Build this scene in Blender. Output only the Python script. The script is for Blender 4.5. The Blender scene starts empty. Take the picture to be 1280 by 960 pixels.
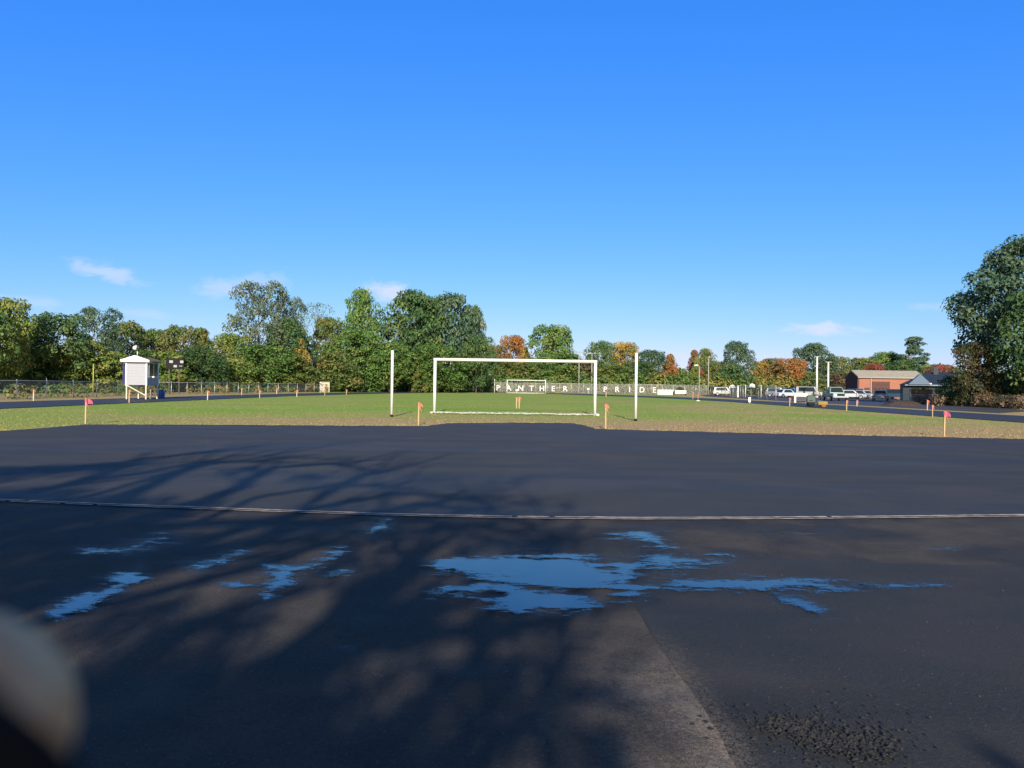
import bpy, math, random
import numpy as np
from mathutils import Vector, Matrix

random.seed(7)
R = math.radians
scene = bpy.context.scene
col = scene.collection
H, F, TH = 1.27, 880.0, 0.0135          # eye height, focal length (photo pixels), camera roll
CT, ST = math.cos(TH), math.sin(TH)

# ------------------------------------------------------------------ survey of the photograph
def up(px, py):
    """photo pixel on the ground -> metres"""
    u, v = px - 640, py - 480
    u, v = u * CT + v * ST, -u * ST + v * CT
    Y = H * F / (v - 3.0)
    return (u / F * Y, Y)
def xat(px, Y, py=480):
    return ((px - 640) * CT + (py - 480) * ST) / F * Y
def hgt(px, py, Y):
    return H + (483 + TH * (px - 640) - py) * Y / F
def wid(p, Y):
    return p / F * Y

# ------------------------------------------------------------------ helpers
def tag(o, label=None, cat=None, group=None, kind=None):
    if label: o['label'] = label
    if cat: o['category'] = cat
    if group: o['group'] = group
    if kind: o['kind'] = kind
    return o
def empty(name, loc=(0, 0, 0), rz=0.0, label=None, cat=None, group=None):
    o = bpy.data.objects.new(name, None)
    o.empty_display_size = 0.2
    col.objects.link(o)
    o.location = loc
    o.rotation_euler = (0, 0, rz)
    return tag(o, label, cat, group)

class MB:
    def __init__(s):
        s.v, s.f, s.m = [], [], []
    def add(s, vs, fs, mi=0):
        n = len(s.v)
        s.v += [tuple(p) for p in vs]
        s.f += [tuple(i + n for i in f) for f in fs]
        s.m += [mi] * len(fs)
        return s
    def box(s, x0, x1, y0, y1, z0, z1, mi=0):
        vs = [(x0,y0,z0),(x1,y0,z0),(x1,y1,z0),(x0,y1,z0),(x0,y0,z1),(x1,y0,z1),(x1,y1,z1),(x0,y1,z1)]
        return s.add(vs, [(3,2,1,0),(4,5,6,7),(0,1,5,4),(1,2,6,5),(2,3,7,6),(3,0,4,7)], mi)
    def frustum(s, b, t, z0, z1, mi=0):
        x0,x1,y0,y1 = b; a0,a1,b0,b1 = t
        vs = [(x0,y0,z0),(x1,y0,z0),(x1,y1,z0),(x0,y1,z0),(a0,b0,z1),(a1,b0,z1),(a1,b1,z1),(a0,b1,z1)]
        return s.add(vs, [(3,2,1,0),(4,5,6,7),(0,1,5,4),(1,2,6,5),(2,3,7,6),(3,0,4,7)], mi)
    def tube(s, path, rad, n=8, cap=True, mi=0):
        path = [Vector(p) for p in path]
        if not hasattr(rad, '__len__'): rad = [rad] * len(path)
        vs, fs = [], []
        ref = None
        for i, p in enumerate(path):
            d = (path[min(i + 1, len(path) - 1)] - path[max(i - 1, 0)])
            d = d.normalized() if d.length > 1e-9 else Vector((0, 0, 1))
            if ref is None:
                ref = Vector((1, 0, 0)) if abs(d.x) < 0.9 else Vector((0, 1, 0))
            a = (ref - d * ref.dot(d))
            a = a.normalized() if a.length > 1e-6 else d.orthogonal().normalized()
            ref = a
            b = d.cross(a)
            for k in range(n):
                t = 2 * math.pi * k / n
                vs.append(p + (a * math.cos(t) + b * math.sin(t)) * rad[i])
        for i in range(len(path) - 1):
            for k in range(n):
                k2 = (k + 1) % n
                fs.append((i*n+k, i*n+k2, (i+1)*n+k2, (i+1)*n+k))
        if cap:
            fs.append(tuple(reversed(range(n))))
            fs.append(tuple((len(path)-1)*n + k for k in range(n)))
        return s.add(vs, fs, mi)
    def lathe(s, prof, c=(0,0,0), n=14, mi=0):
        vs, fs = [], []
        for (r, z) in prof:
            for k in range(n):
                t = 2*math.pi*k/n
                vs.append((c[0]+r*math.cos(t), c[1]+r*math.sin(t), c[2]+z))
        for i in range(len(prof)-1):
            for k in range(n):
                k2 = (k+1) % n
                fs.append((i*n+k, i*n+k2, (i+1)*n+k2, (i+1)*n+k))
        fs.append(tuple(reversed(range(n)))); fs.append(tuple((len(prof)-1)*n+k for k in range(n)))
        return s.add(vs, fs, mi)
    def mesh(s, name, mats, smooth=False):
        me = bpy.data.meshes.new(name)
        me.from_pydata(s.v, [], s.f)
        for m in (mats if isinstance(mats, (list, tuple)) else [mats]): me.materials.append(m)
        if any(s.m): me.polygons.foreach_set('material_index', s.m)
        if smooth: me.polygons.foreach_set('use_smooth', [True] * len(s.f))
        me.update()
        return me
    def build(s, name, mats, parent=None, smooth=False, bevel=0.0):
        o = bpy.data.objects.new(name, s.mesh(name, mats, smooth))
        col.objects.link(o)
        if parent: o.parent = parent
        if bevel:
            b = o.modifiers.new('bevel', 'BEVEL'); b.width = bevel; b.segments = 2; b.limit_method = 'ANGLE'
        return o

def copy_thing(o):
    c = o.copy(); col.objects.link(c)
    for ch in list(o.children):
        k = ch.copy(); col.objects.link(k); k.parent = c
        for g in list(ch.children):
            d = g.copy(); col.objects.link(d); d.parent = k
    return c

# ------------------------------------------------------------------ node helper
class NT:
    def __init__(s, tree): s.t = tree; tree.nodes.clear()
    def n(s, typ, ins=None, **kw):
        nd = s.t.nodes.new(typ)
        for k, v in kw.items(): setattr(nd, k, v)
        for k, v in (ins or {}).items(): s.set(nd.inputs[k], v)
        return nd
    def set(s, sock, v):
        if isinstance(v, bpy.types.NodeSocket): s.t.links.new(v, sock)
        elif isinstance(v, bpy.types.Node): s.t.links.new(v.outputs[0], sock)
        else: sock.default_value = v
    def math(s, op, a, b=0.0, c=None, clamp=False):
        nd = s.n('ShaderNodeMath', operation=op, use_clamp=clamp)
        s.set(nd.inputs[0], a); s.set(nd.inputs[1], b)
        if c is not None: s.set(nd.inputs[2], c)
        return nd.outputs[0]
    def mix(s, f, a, b):
        nd = s.n('ShaderNodeMix', data_type='RGBA')
        s.set(nd.inputs[0], f); s.set(nd.inputs[6], a); s.set(nd.inputs[7], b)
        return nd.outputs[2]
    def ramp(s, v, lo, hi, a=0.0, b=1.0):
        nd = s.n('ShaderNodeMapRange', interpolation_type='SMOOTHSTEP')
        s.set(nd.inputs[0], v); nd.inputs[1].default_value = lo; nd.inputs[2].default_value = hi
        nd.inputs[3].default_value = a; nd.inputs[4].default_value = b
        return nd.outputs[0]
    def noise(s, vec, scale, detail=4, rough=0.55, dist=0.0):
        nd = s.n('ShaderNodeTexNoise', {'Scale': scale, 'Detail': detail, 'Roughness': rough, 'Distortion': dist})
        s.set(nd.inputs['Vector'], vec)
        return nd.outputs[0]
    def stretch(s, vec, sc):
        nd = s.n('ShaderNodeMapping'); s.set(nd.inputs[0], vec); nd.inputs[3].default_value = sc
        return nd.outputs[0]
def c4(c): return (c[0], c[1], c[2], 1.0)
def mat_new(name):
    m = bpy.data.materials.new(name); m.use_nodes = True
    return m, NT(m.node_tree)
def finish(g, color, rough=0.6, spec=0.3, bump=None, bstr=0.2, bdist=0.01, metal=0.0):
    b = g.n('ShaderNodeBsdfPrincipled')
    g.set(b.inputs['Base Color'], color); g.set(b.inputs['Roughness'], rough)
    g.set(b.inputs['Specular IOR Level'], spec); b.inputs['Metallic'].default_value = metal
    if bump is not None:
        bp = g.n('ShaderNodeBump', {'Strength': bstr, 'Distance': bdist}); g.set(bp.inputs['Height'], bump)
        g.t.links.new(bp.outputs[0], b.inputs['Normal'])
    o = g.n('ShaderNodeOutputMaterial'); g.t.links.new(b.outputs[0], o.inputs[0])
    return b
MATS = {}
def plain(name, c, rough=0.55, spec=0.4, var=0.14, scale=6.0, metal=0.0, bstr=0.08):
    if name in MATS: return MATS[name]
    m, g = mat_new(name)
    tc = g.n('ShaderNodeTexCoord').outputs['Object']
    n1 = g.noise(tc, scale, 5, 0.6); n2 = g.noise(tc, scale * 9, 3, 0.6)
    f = g.math('ADD', g.math('MULTIPLY', n1, 0.7), g.math('MULTIPLY', n2, 0.3))
    f = g.ramp(f, 0.3, 0.7)
    lo = tuple(x * (1 - var) for x in c); hi = tuple(min(1, x * (1 + var)) for x in c)
    finish(g, g.mix(f, c4(lo), c4(hi)), rough, spec, n2, bstr, 0.01, metal)
    MATS[name] = m
    return m

# ------------------------------------------------------------------ ground materials
def m_ground():
    m, g = mat_new('turf')
    P = g.n('ShaderNodeNewGeometry').outputs['Position']
    sx = g.n('ShaderNodeSeparateXYZ', {0: P})
    X, Y = sx.outputs[0], sx.outputs[1]
    big = g.noise(g.stretch(P, (0.10, 0.22, 0)), 1.0, 4, 0.6)
    med = g.noise(g.stretch(P, (0.35, 0.9, 0)), 1.0, 5, 0.65)
    fine = g.noise(P, 5.0, 5, 0.7)
    vfine = g.noise(P, 45.0, 3, 0.7)
    f = g.math('ADD', g.math('MULTIPLY', fine, 0.6), g.math('MULTIPLY', vfine, 0.4))
    green = g.mix(g.ramp(f, 0.32, 0.68), c4((0.135, 0.230, 0.026)), c4((0.255, 0.385, 0.056)))
    olive = g.mix(g.ramp(f, 0.32, 0.68), c4((0.185, 0.240, 0.042)), c4((0.31, 0.365, 0.09)))
    tan = g.mix(g.ramp(f, 0.3, 0.7), c4((0.275, 0.185, 0.085)), c4((0.49, 0.355, 0.185)))
    # worn strip along the asphalt, bare streaks on the sunny side of the field, dry margins outside the track
    edge = g.ramp(g.math('ADD', Y, g.math('MULTIPLY', g.math('SUBTRACT', med, 0.5), 14.0)), 23.0, 33.0, 1.0, 0.0)
    edge = g.math('MULTIPLY', edge, g.ramp(X, -17.0, -2.0, 0.30, 1.0))
    rs = g.math('MULTIPLY', g.ramp(X, 5.0, 14.0), g.ramp(Y, 90.0, 45.0))
    streak = g.math('MULTIPLY', g.ramp(g.math('ADD', g.math('MULTIPLY', med, 0.6), g.math('MULTIPLY', big, 0.4)), 0.43, 0.57), rs)
    sp = g.math('MULTIPLY', g.ramp(med, 0.58, 0.72), 0.35)
    out = g.math('MAXIMUM', g.ramp(g.math('ABSOLUTE', X), 27.6, 28.4), g.ramp(Y, 142.0, 144.0))
    out = g.math('MULTIPLY', out, g.ramp(f, 0.3, 0.6, 0.55, 1.0))
    b = g.math('MAXIMUM', g.math('MAXIMUM', edge, streak), g.math('MAXIMUM', sp, out))
    b = g.math('MULTIPLY', b, g.ramp(fine, 0.25, 0.55, 0.7, 1.0))
    c = g.mix(g.ramp(big, 0.42, 0.62), green, olive)
    c = g.mix(g.math('MULTIPLY', g.ramp(big, 0.35, 0.65), 0.25), c, tan)
    c = g.mix(b, c, tan)
    finish(g, c, 0.95, 0.1, f, 0.6, 0.05)
    return m
def m_asphalt(name, a, b, brown=0.0, dust=False, rough=(0.55, 0.8), grain=130.0, speck=0.0, spec=0.35, str_=(0.10, 0.6, 0), bstr=0.35):
    m, g = mat_new(name)
    P = g.n('ShaderNodeNewGeometry').outputs['Position']
    big = g.noise(g.stretch(P, str_), 1.0, 5, 0.6, 0.3)
    med = g.noise(P, 2.2, 5, 0.65)
    gr = g.math('ADD', g.math('MULTIPLY', g.noise(P, grain, 3, 0.8), .6), g.math('MULTIPLY', g.noise(P, grain * .3, 5, 0.8), .4))
    gr = g.ramp(gr, .30, .70)
    vor = g.n('ShaderNodeTexVoronoi', {'Scale': grain * 0.45, 'Vector': P})
    f = g.math('ADD', g.math('ADD', g.math('MULTIPLY', big, 0.30), g.math('MULTIPLY', g.noise(g.stretch(P, (0.03, 1.5, 0)), 1.0, 4, 0.6), 0.28)), g.math('MULTIPLY', gr, 0.42))
    c = g.mix(g.ramp(f, 0.34, 0.66), c4(a), c4(b))
    if brown:
        bn = g.noise(g.stretch(P, (0.55, 0.9, 0)), 1.0, 5, 0.6, 0.6)
        c = g.mix(g.math('MULTIPLY', g.ramp(bn, 0.42, 0.66), brown), c, c4((b[0]*1.7, b[1]*1.38, b[2]*1.12)))
    if dust:   # sandy dust blown over from the joint
        sx = g.n('ShaderNodeSeparateXYZ', {0: P})
        dd = g.math('MULTIPLY', g.ramp(g.math('ADD', sx.outputs[0], g.math('MULTIPLY', gr, -.12)), .82, .68), g.ramp(sx.outputs[1], 4.0, 2.6))
        c = g.mix(g.math('MULTIPLY', dd, g.ramp(gr, .35, .6)), c, c4((.15, .118, .085)))
    if speck:
        cellr = g.n('ShaderNodeSeparateColor', {0: vor.outputs['Color']}).outputs[0]
        s = g.math('MULTIPLY', g.math('GREATER_THAN', cellr, 1.0 - speck), g.ramp(vor.outputs['Distance'], 0.35, 0.15))
        c = g.mix(s, c, c4((0.12, 0.112, 0.10)))
    r = g.ramp(g.math('ADD', g.math('MULTIPLY', big, 0.6), g.math('MULTIPLY', gr, 0.4)), 0.35, 0.65, rough[0], rough[1])
    hgtn = g.math('ADD', gr, g.math('MULTIPLY', vor.outputs['Distance'], 0.6))
    finish(g, c, r, spec, hgtn, bstr, 0.006)
    return m
def m_sand():
    """worn paving joint: sandy colour concentrated along the joint x=0.76, ragged"""
    m, g = mat_new('old_paving')
    P = g.n('ShaderNodeNewGeometry').outputs['Position']
    s = g.n('ShaderNodeSeparateXYZ', {0: P})
    big = g.noise(g.stretch(P, (0.5, 0.75, 0)), 1.0, 5, 0.6, 0.5)
    med = g.noise(P, 3.0, 6, 0.7); gr = g.ramp(g.math('ADD', g.math('MULTIPLY', g.noise(P, 150.0, 3, 0.8), .6), g.math('MULTIPLY', g.noise(P, 45.0, 5, 0.8), .4)), .30, .70)
    vor = g.n('ShaderNodeTexVoronoi', {'Scale': 70.0, 'Vector': P})
    f = g.math('ADD', g.math('MULTIPLY', med, 0.55), g.math('MULTIPLY', gr, 0.45))
    base = g.mix(g.ramp(f, 0.34, 0.66), c4((0.021, 0.0195, 0.018)), c4((0.047, 0.042, 0.038)))
    brn = g.mix(g.ramp(f, 0.3, 0.7), c4((0.054, 0.046, 0.040)), c4((0.108, 0.091, 0.078)))
    sand = g.mix(g.ramp(f, 0.3, 0.7), c4((0.115, 0.092, 0.072)), c4((0.29, 0.228, 0.168)))
    c = g.mix(g.math('MULTIPLY', g.ramp(big, 0.40, 0.62), 0.75), base, brn)
    jx = g.math('ADD', s.outputs[0], g.math('MULTIPLY', g.math('SUBTRACT', med, 0.5), 0.35))
    near = g.math('MULTIPLY', g.ramp(jx, 0.22, 0.78), g.ramp(g.math('ADD', s.outputs[1], g.math('MULTIPLY', g.math('SUBTRACT', big, 0.5), 1.6)), 3.9, 2.5))
    c = g.mix(g.math('MULTIPLY', near, g.ramp(f, 0.3, 0.6, 0.45, 1.0)), c, sand)
    cr = g.n('ShaderNodeSeparateColor', {0: vor.outputs['Color']}).outputs[0]
    sp = g.math('MULTIPLY', g.math('GREATER_THAN', cr, 0.93), g.ramp(vor.outputs['Distance'], 0.4, 0.2))
    c = g.mix(sp, c, c4((0.10, 0.09, 0.08)))
    finish(g, c, g.ramp(big, 0.35, 0.65, 0.65, 0.9), 0.18, g.math('ADD', gr, vor.outputs['Distance']), 0.5, 0.006)
    return m
TURF = m_ground()
NEWASP = m_asphalt('fresh_asphalt', (0.030, 0.0290, 0.0275), (0.056, 0.0525, 0.0475), 0.3, speck=0.008, spec=.2)
TRACK = m_asphalt('track_asphalt', (0.028, 0.029, 0.034), (0.042, 0.043, 0.048), 0.0, grain=60)
PATCH = m_asphalt('patch_asphalt', (0.022, 0.0217, 0.0213), (0.046, 0.0445, 0.0420), 0.3, dust=True, speck=0.018, bstr=0.6, spec=.2)
LOT = m_asphalt('lot_asphalt', (0.035, 0.034, 0.036), (0.06, 0.055, 0.055), 0.5, grain=40)
OLD = m_sand()

def slab(name, pts, z0, z1, m, label=None):
    n = len(pts)
    b = MB()
    vs = [(p[0], p[1], z0) for p in pts] + [(p[0], p[1], z1) for p in pts]
    fs = [tuple(range(n, 2 * n))] + [(i, (i + 1) % n, (i + 1) % n + n, i + n) for i in range(n)]
    b.add(vs, fs)
    o = b.build(name, m)
    # face winding: make the top face point up
    if o.data.polygons[0].normal.z < 0:
        o.data.flip_normals()
    return tag(o, label, kind='structure')

b = MB(); b.add([(-1500,-300,0),(1500,-300,0),(1500,2500,0),(-1500,2500,0)], [(0,1,2,3)])
tag(b.build('ground', TURF), 'green turf field with dry tan worn margins', kind='structure')

LINE = [(-60, 625.5), (0, 628.5), (120, 633.5), (320, 641), (480, 646.5), (640, 650), (800, 651.5), (960, 651), (1120, 649.5), (1280, 647.5), (1380, 646)]
EDGE = [(0, 540), (60, 535.6), (110, 531.3), (300, 532), (420, 532.8), (535, 533.2), (548, 531.2), (560, 529.6), (640, 529), (715, 529.6), (729, 532), (744, 536.8), (850, 539.8), (1000, 543.6), (1140, 546.6), (1280, 549.6), (1420, 552.5)]
line_w = [up(*p) for p in LINE]
edge_w = [up(*p) for p in EDGE]
def jag(pts, amp, step=0.35, seed=1):
    rnd = random.Random(seed); out = []
    for (a, c) in zip(pts[:-1], pts[1:]):
        L = math.hypot(c[0]-a[0], c[1]-a[1]); k = max(1, int(L / step))
        for i in range(k):
            t = i / k
            out.append((a[0]+(c[0]-a[0])*t + rnd.uniform(-amp, amp)*.4, a[1]+(c[1]-a[1])*t + rnd.uniform(-amp, amp)))
    out.append(pts[-1])
    return out
edge_j = jag(edge_w, 0.14, 0.22)
l_left = [(-16, line_w[0][1] + 1.2)] + line_w + [(60, line_w[-1][1] - 2)]
slab('asphalt_apron', [(-14.5, 12)] + edge_j + [(60, 17), (60, line_w[-1][1] - 2)] + list(reversed(l_left))[1:], -0.1, 0.024, NEWASP, 'fresh dark asphalt apron reaching to the worn turf edge')
slab('old_pavement', [(-60, -40), (60, -40), (60, line_w[-1][1] - 2)] + list(reversed(l_left))[1:-1] + [(-16, line_w[0][1] + 1.2), (-60, 9)], -0.1, 0.020, OLD, 'older stained pavement with brown worn patches')
# patch right of the paving joint
rnd = random.Random(5)
jy = np.arange(-6, 5.3, 0.06)
joint = [(0.765 - 0.035 * max(0, y - 2.6) + 0.005 * math.sin(y * 5.1) + rnd.uniform(-.006, .006), y) for y in jy]
far = [(0.9, 5.34), (1.8, 5.22), (3.0, 5.12), (4.6, 5.02), (7, 5.0), (60, 4.9)]
slab('paving_patch', [(60, -6)] + jag(list(reversed(far)), 0.02, 0.15, 3) + list(reversed(joint)) , -0.05, 0.0218, PATCH, 'smooth dark patch of fresh paving beside the sandy joint')

# pale seam line: two thin ragged strips
def strip(path, w, off):
    vs, fs = [], []
    rnd = random.Random(int(off * 1000) + 9)
    P = jag(path, 0.004, 0.05, 11)
    for i, p in enumerate(P):
        ww = w * rnd.uniform(0.55, 1.15)
        vs += [(p[0], p[1] + off - ww / 2, 0.031), (p[0], p[1] + off + ww / 2, 0.031)]
    for i in range(len(P) - 1):
        if rnd.random() > 0.012: fs.append((2*i, 2*i+2, 2*i+3, 2*i+1))
    return vs, fs
b = MB()
for w, o_ in ((0.034, -0.045), (0.050, 0.035)):
    b.add(*strip(line_w, w, o_))
tag(b.build('seam_marking', plain('chalky_paint', (0.44, 0.37, 0.31), 0.9, 0.1, 0.3, 9)), 'pale double chalk line along the asphalt seam', kind='structure')
bt = MB(); bt.add(*strip(line_w, 0.03, -0.008))
tag(bt.build('seam_joint', plain('joint_tar', (0.012, 0.012, 0.013), 0.7, 0.2)), 'dark tarred joint between the pale lines', kind='structure')

# running track oval
inner = [(22, 20), (22, 72), (20.7, 85), (18, 98), (13.2, 109), (10.5, 118), (7, 129), (3, 137), (-3, 138), (-8, 134), (-13, 122), (-17.5, 104), (-20.3, 86), (-22, 70), (-22, 20)]
outer = [(28.2, 20), (28.2, 72), (27, 88), (24.5, 103), (20.5, 116), (16.5, 127), (12, 137), (6, 143), (-6, 144), (-13, 139), (-19, 126), (-24, 107), (-27, 88), (-28.2, 70), (-28.2, 20)]
slab('running_track', jag(inner, 0.05, 1.5, 2) + jag(list(reversed(outer)), 0.05, 1.5, 4), -0.05, 0.03, TRACK, 'oval running track of bare black asphalt')
slab('parking_lot', [(30.5, 44), (37, 50), (42, 60), (46, 84), (70, 128), (40, 150), (33, 120), (31, 80)], -0.05, 0.02, LOT, 'grey asphalt parking lot beyond the track')

# ------------------------------------------------------------------ numpy value noise / puddles
rs = np.random.RandomState(3)
LAT = rs.rand(256, 256)
def vnoise(x, y):
    xi, yi = np.floor(x).astype(int), np.floor(y).astype(int)
    fx, fy = x - xi, y - yi
    fx, fy = fx*fx*(3-2*fx), fy*fy*(3-2*fy)
    g = lambda a, c: LAT[a % 256, c % 256]
    return (g(xi,yi)*(1-fx)+g(xi+1,yi)*fx)*(1-fy)+(g(xi,yi+1)*(1-fx)+g(xi+1,yi+1)*fx)*fy
def fbm(x, y, o=5):
    s, a, t = 0, .5, 0
    for i in range(o):
        s = s + a * vnoise(x + 17*i, y + 31*i); t += a; x, y, a = x*2.1, y*2.1, a*.6
    return s / t
def poly_sd(px, py, poly, ky=2.2):
    """signed distance (positive inside) in stretched photo pixels"""
    P = np.array(poly, float) * [1, ky]
    y = py * ky; x = px
    ins = np.zeros(x.shape, bool); d = np.full(x.shape, 1e9)
    for i in range(len(P)):
        x1, y1 = P[i]; x2, y2 = P[(i + 1) % len(P)]
        c = ((y1 > y) != (y2 > y)) & (x < (x2 - x1) * (y - y1) / (y2 - y1 + 1e-12) + x1)
        ins ^= c
        t = np.clip(((x-x1)*(x2-x1)+(y-y1)*(y2-y1)) / ((x2-x1)**2+(y2-y1)**2+1e-9), 0, 1)
        d = np.minimum(d, np.hypot(x-x1-t*(x2-x1), y-y1-t*(y2-y1)))
    return np.where(ins, d, -d)
def m_water():
    m, g = mat_new('puddle_water')
    P = g.n('ShaderNodeNewGeometry').outputs['Position']
    at = g.n('ShaderNodeAttribute', attribute_name='depth').outputs['Fac']
    n = g.noise(g.stretch(P, (3.0, 6.0, 0)), 1.0, 3, 0.5)
    e1 = g.noise(g.stretch(P, (14.0, 46.0, 0)), 1.0, 5, 0.65)
    e2 = g.noise(g.stretch(P, (60.0, 160.0, 0)), 1.0, 3, 0.7)
    v = g.math('ADD', at, g.math('ADD', g.math('MULTIPLY', g.math('SUBTRACT', e1, .5), 60.0), g.math('MULTIPLY', g.math('SUBTRACT', e2, .5), 50.0)))
    deep = g.ramp(v, -7.0, 10.0)
    film = g.math('MAXIMUM', g.ramp(v, -4.0, 6.0), g.math('MULTIPLY', g.ramp(v, -26.0, 0.0), .10))
    b = g.n('ShaderNodeBsdfPrincipled')
    b.inputs['Base Color'].default_value = c4((0.012, 0.014, 0.018)); b.inputs['IOR'].default_value = 1.95
    g.set(b.inputs['Roughness'], g.math('SUBTRACT', .30, g.math('MULTIPLY', deep, .25)))
    bp = g.n('ShaderNodeBump', {'Strength': .05, 'Distance': .01}); g.set(bp.inputs['Height'], n); g.t.links.new(bp.outputs[0], b.inputs['Normal'])
    t = g.n('ShaderNodeBsdfTransparent')
    mx = g.n('ShaderNodeMixShader'); g.set(mx.inputs[0], film); g.t.links.new(t.outputs[0], mx.inputs[1]); g.t.links.new(b.outputs[0], mx.inputs[2])
    o = g.n('ShaderNodeOutputMaterial'); g.t.links.new(mx.outputs[0], o.inputs[0])
    return m
WATER = m_water()
def puddle(polys, label, amp=26.0, bias=0.0, z=0.034, seed=0, group=None):
    xs = [p[0] for q in polys for p in q]; ys = [p[1] for q in polys for p in q]
    x0, x1, y0, y1 = min(xs)-40, max(xs)+40, min(ys)-13, max(ys)+13
    gx = np.arange(x0, x1, 3.0); gy = np.arange(y0, y1, 1.2)
    px, py = np.meshgrid(gx, gy)
    sd = np.full(px.shape, -1e9)
    for q in polys: sd = np.maximum(sd, poly_sd(px, py, q))
    u, v = px-640, py-480
    u, v = u*CT+v*ST, -u*ST+v*CT
    Y = H*F/(v-3.0); X = u/F*Y
    nz = fbm(X*4.2+seed*7.3, Y*13.0+seed*3.1, 6)
    gn = fbm(X*22, Y*70, 3)
    f = sd + (nz-0.5)*amp*3.4 + bias + 2
    keep = (f > -30)
    keep = keep[:-1, :-1] & keep[1:, 1:]
    idx = -np.ones(px.shape, int)
    used = np.zeros(px.shape, bool)
    used[:-1,:-1] |= keep; used[1:,:-1] |= keep; used[:-1,1:] |= keep; used[1:,1:] |= keep
    idx[used] = np.arange(used.sum())
    V = np.stack([X[used], Y[used], np.full(used.sum(), z)], 1)
    r, c = np.nonzero(keep)
    Q = np.stack([idx[r,c], idx[r+1,c], idx[r+1,c+1], idx[r,c+1]], 1)
    me = bpy.data.meshes.new('puddle'); me.from_pydata(V.tolist(), [], Q.tolist()); me.materials.append(WATER)
    at = me.attributes.new('depth', 'FLOAT', 'POINT'); at.data.foreach_set('value', f[used].astype(np.float32)); me.update()
    o = bpy.data.objects.new('puddle', me); col.objects.link(o)
    return tag(o, label, None, group, 'structure')
puddle([[(545,708),(600,702),(730,703),(745,712),(770,718),(775,738),(700,742),(645,736),(600,730),(550,720)],
        [(628,738),(700,742),(722,752),(735,762),(690,768),(650,772),(618,765)],
        [(560,738),(610,734),(600,746),(548,748)],
        [(765,712),(800,704),(870,701),(912,702),(900,707),(850,712),(800,716),(790,735),(830,735),(900,731),(980,733),(1045,736),(1080,739),(1000,741),(900,742),(820,742),(800,752),(780,752),(765,735)]],
       'broad blue puddle with a long tapering arm over the asphalt', 22, 0, seed=1)
puddle([[(970,750),(990,748),(1025,770),(1026,778),(1010,770),(985,760)]], 'short slanting puddle below the long puddle arm', 12, -3, seed=2)
puddle([[(1050,738),(1140,738),(1175,739),(1140,741),(1060,740)]], 'thin wet trickle at the end of the long puddle arm', 14, -6, seed=3)
puddle([[(65,772),(80,763),(125,748),(150,722),(176,718),(176,730),(145,748),(100,770),(70,778)]], 'long slanting puddle beside the blurred fingertip', 18, -5, seed=4)
puddle([[(335,722),(340,714),(378,713),(400,706),(428,692),(430,696),(400,712),(372,722),(350,742),(330,764),(328,752),(340,735)]], 'hooked puddle running out into a thin tail', 14, -3, seed=5)
puddle([[(235,715),(255,709),(270,708),(300,694),(302,697),(272,711),(250,718)]], 'small narrow puddle beside the hooked puddle', 11, -4, seed=6)
puddle([[(105,694),(150,690),(190,680),(205,674),(234,676),(200,682),(160,696),(110,698)]], 'faint broken puddle nearest the pale line on the shaded side', 14, -7, seed=7)
puddle([[(765,674),(800,671),(825,675),(845,690),(832,690),(800,678)]], 'thin puddle streak above the broad puddle', 16, -4, seed=8)
puddle([[(462,670),(470,664),(482,656),(478,664),(466,671)]], 'tiny puddle sliver close to the pale line', 7, -2, seed=9)
puddle([[(960,672),(990,668),(1030,672),(990,678)], [(1150,692),(1200,690),(1220,693),(1180,696)]], 'faint wet film drying on the sunlit asphalt', 20, -19, seed=10)
puddle([[(270,730),(300,726),(330,742),(280,746)], [(400,720),(440,716),(436,726),(404,728)], [(425,820),(445,819),(445,825),(428,825)]], 'scattered damp spots drying around the hooked puddle', 18, -15, seed=11)

# loose gravel on the patch
def stones(n, fn, rng, name, label, m, seed):
    rnd = random.Random(seed); b = MB()
    for i in range(n):
        x, y = fn(rnd); s = rng[0] + (rng[1] - rng[0]) * rnd.random() ** 2.2
        z = 0.027 + s * 0.25
        vs = []
        for d in ((1,0,0),(0,1,0),(-1,0,0),(0,-1,0),(0,0,.8),(0,0,-.5)):
            k = s * rnd.uniform(.4, 1.4)
            vs.append((x + d[0]*k, y + d[1]*k, z + d[2]*k))
        b.add(vs, [(0,1,4),(1,2,4),(2,3,4),(3,0,4),(1,0,5),(2,1,5),(3,2,5),(0,3,5)])
    return tag(b.build(name, m), label, kind='stuff')
def gpile(r):
    t = r.random(); q = 1 if r.random() < .75 else 2.6; px = 960 + t*140 + r.gauss(0, 20)*q; py = 908 + t*40 + r.gauss(0, 9) * (.5 + t) * q
    return up(px, py)
stones(2200, gpile, (0.0015, 0.011), 'dark_gravel', 'loose crumbs of dark asphalt spilled on the patch', plain('gravel_dark', (0.018, 0.018, 0.02), 0.75, 0.4), 3)
def gscat(r):
    return (r.uniform(-2.5, 5.5), r.uniform(1.9, 5.8))
stones(700, gscat, (0.002, 0.005), 'scattered_gravel', 'pale grit scattered over the pavement', plain('gravel_pale', (0.10, 0.094, 0.085), 0.8, 0.3, .3), 4)

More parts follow.
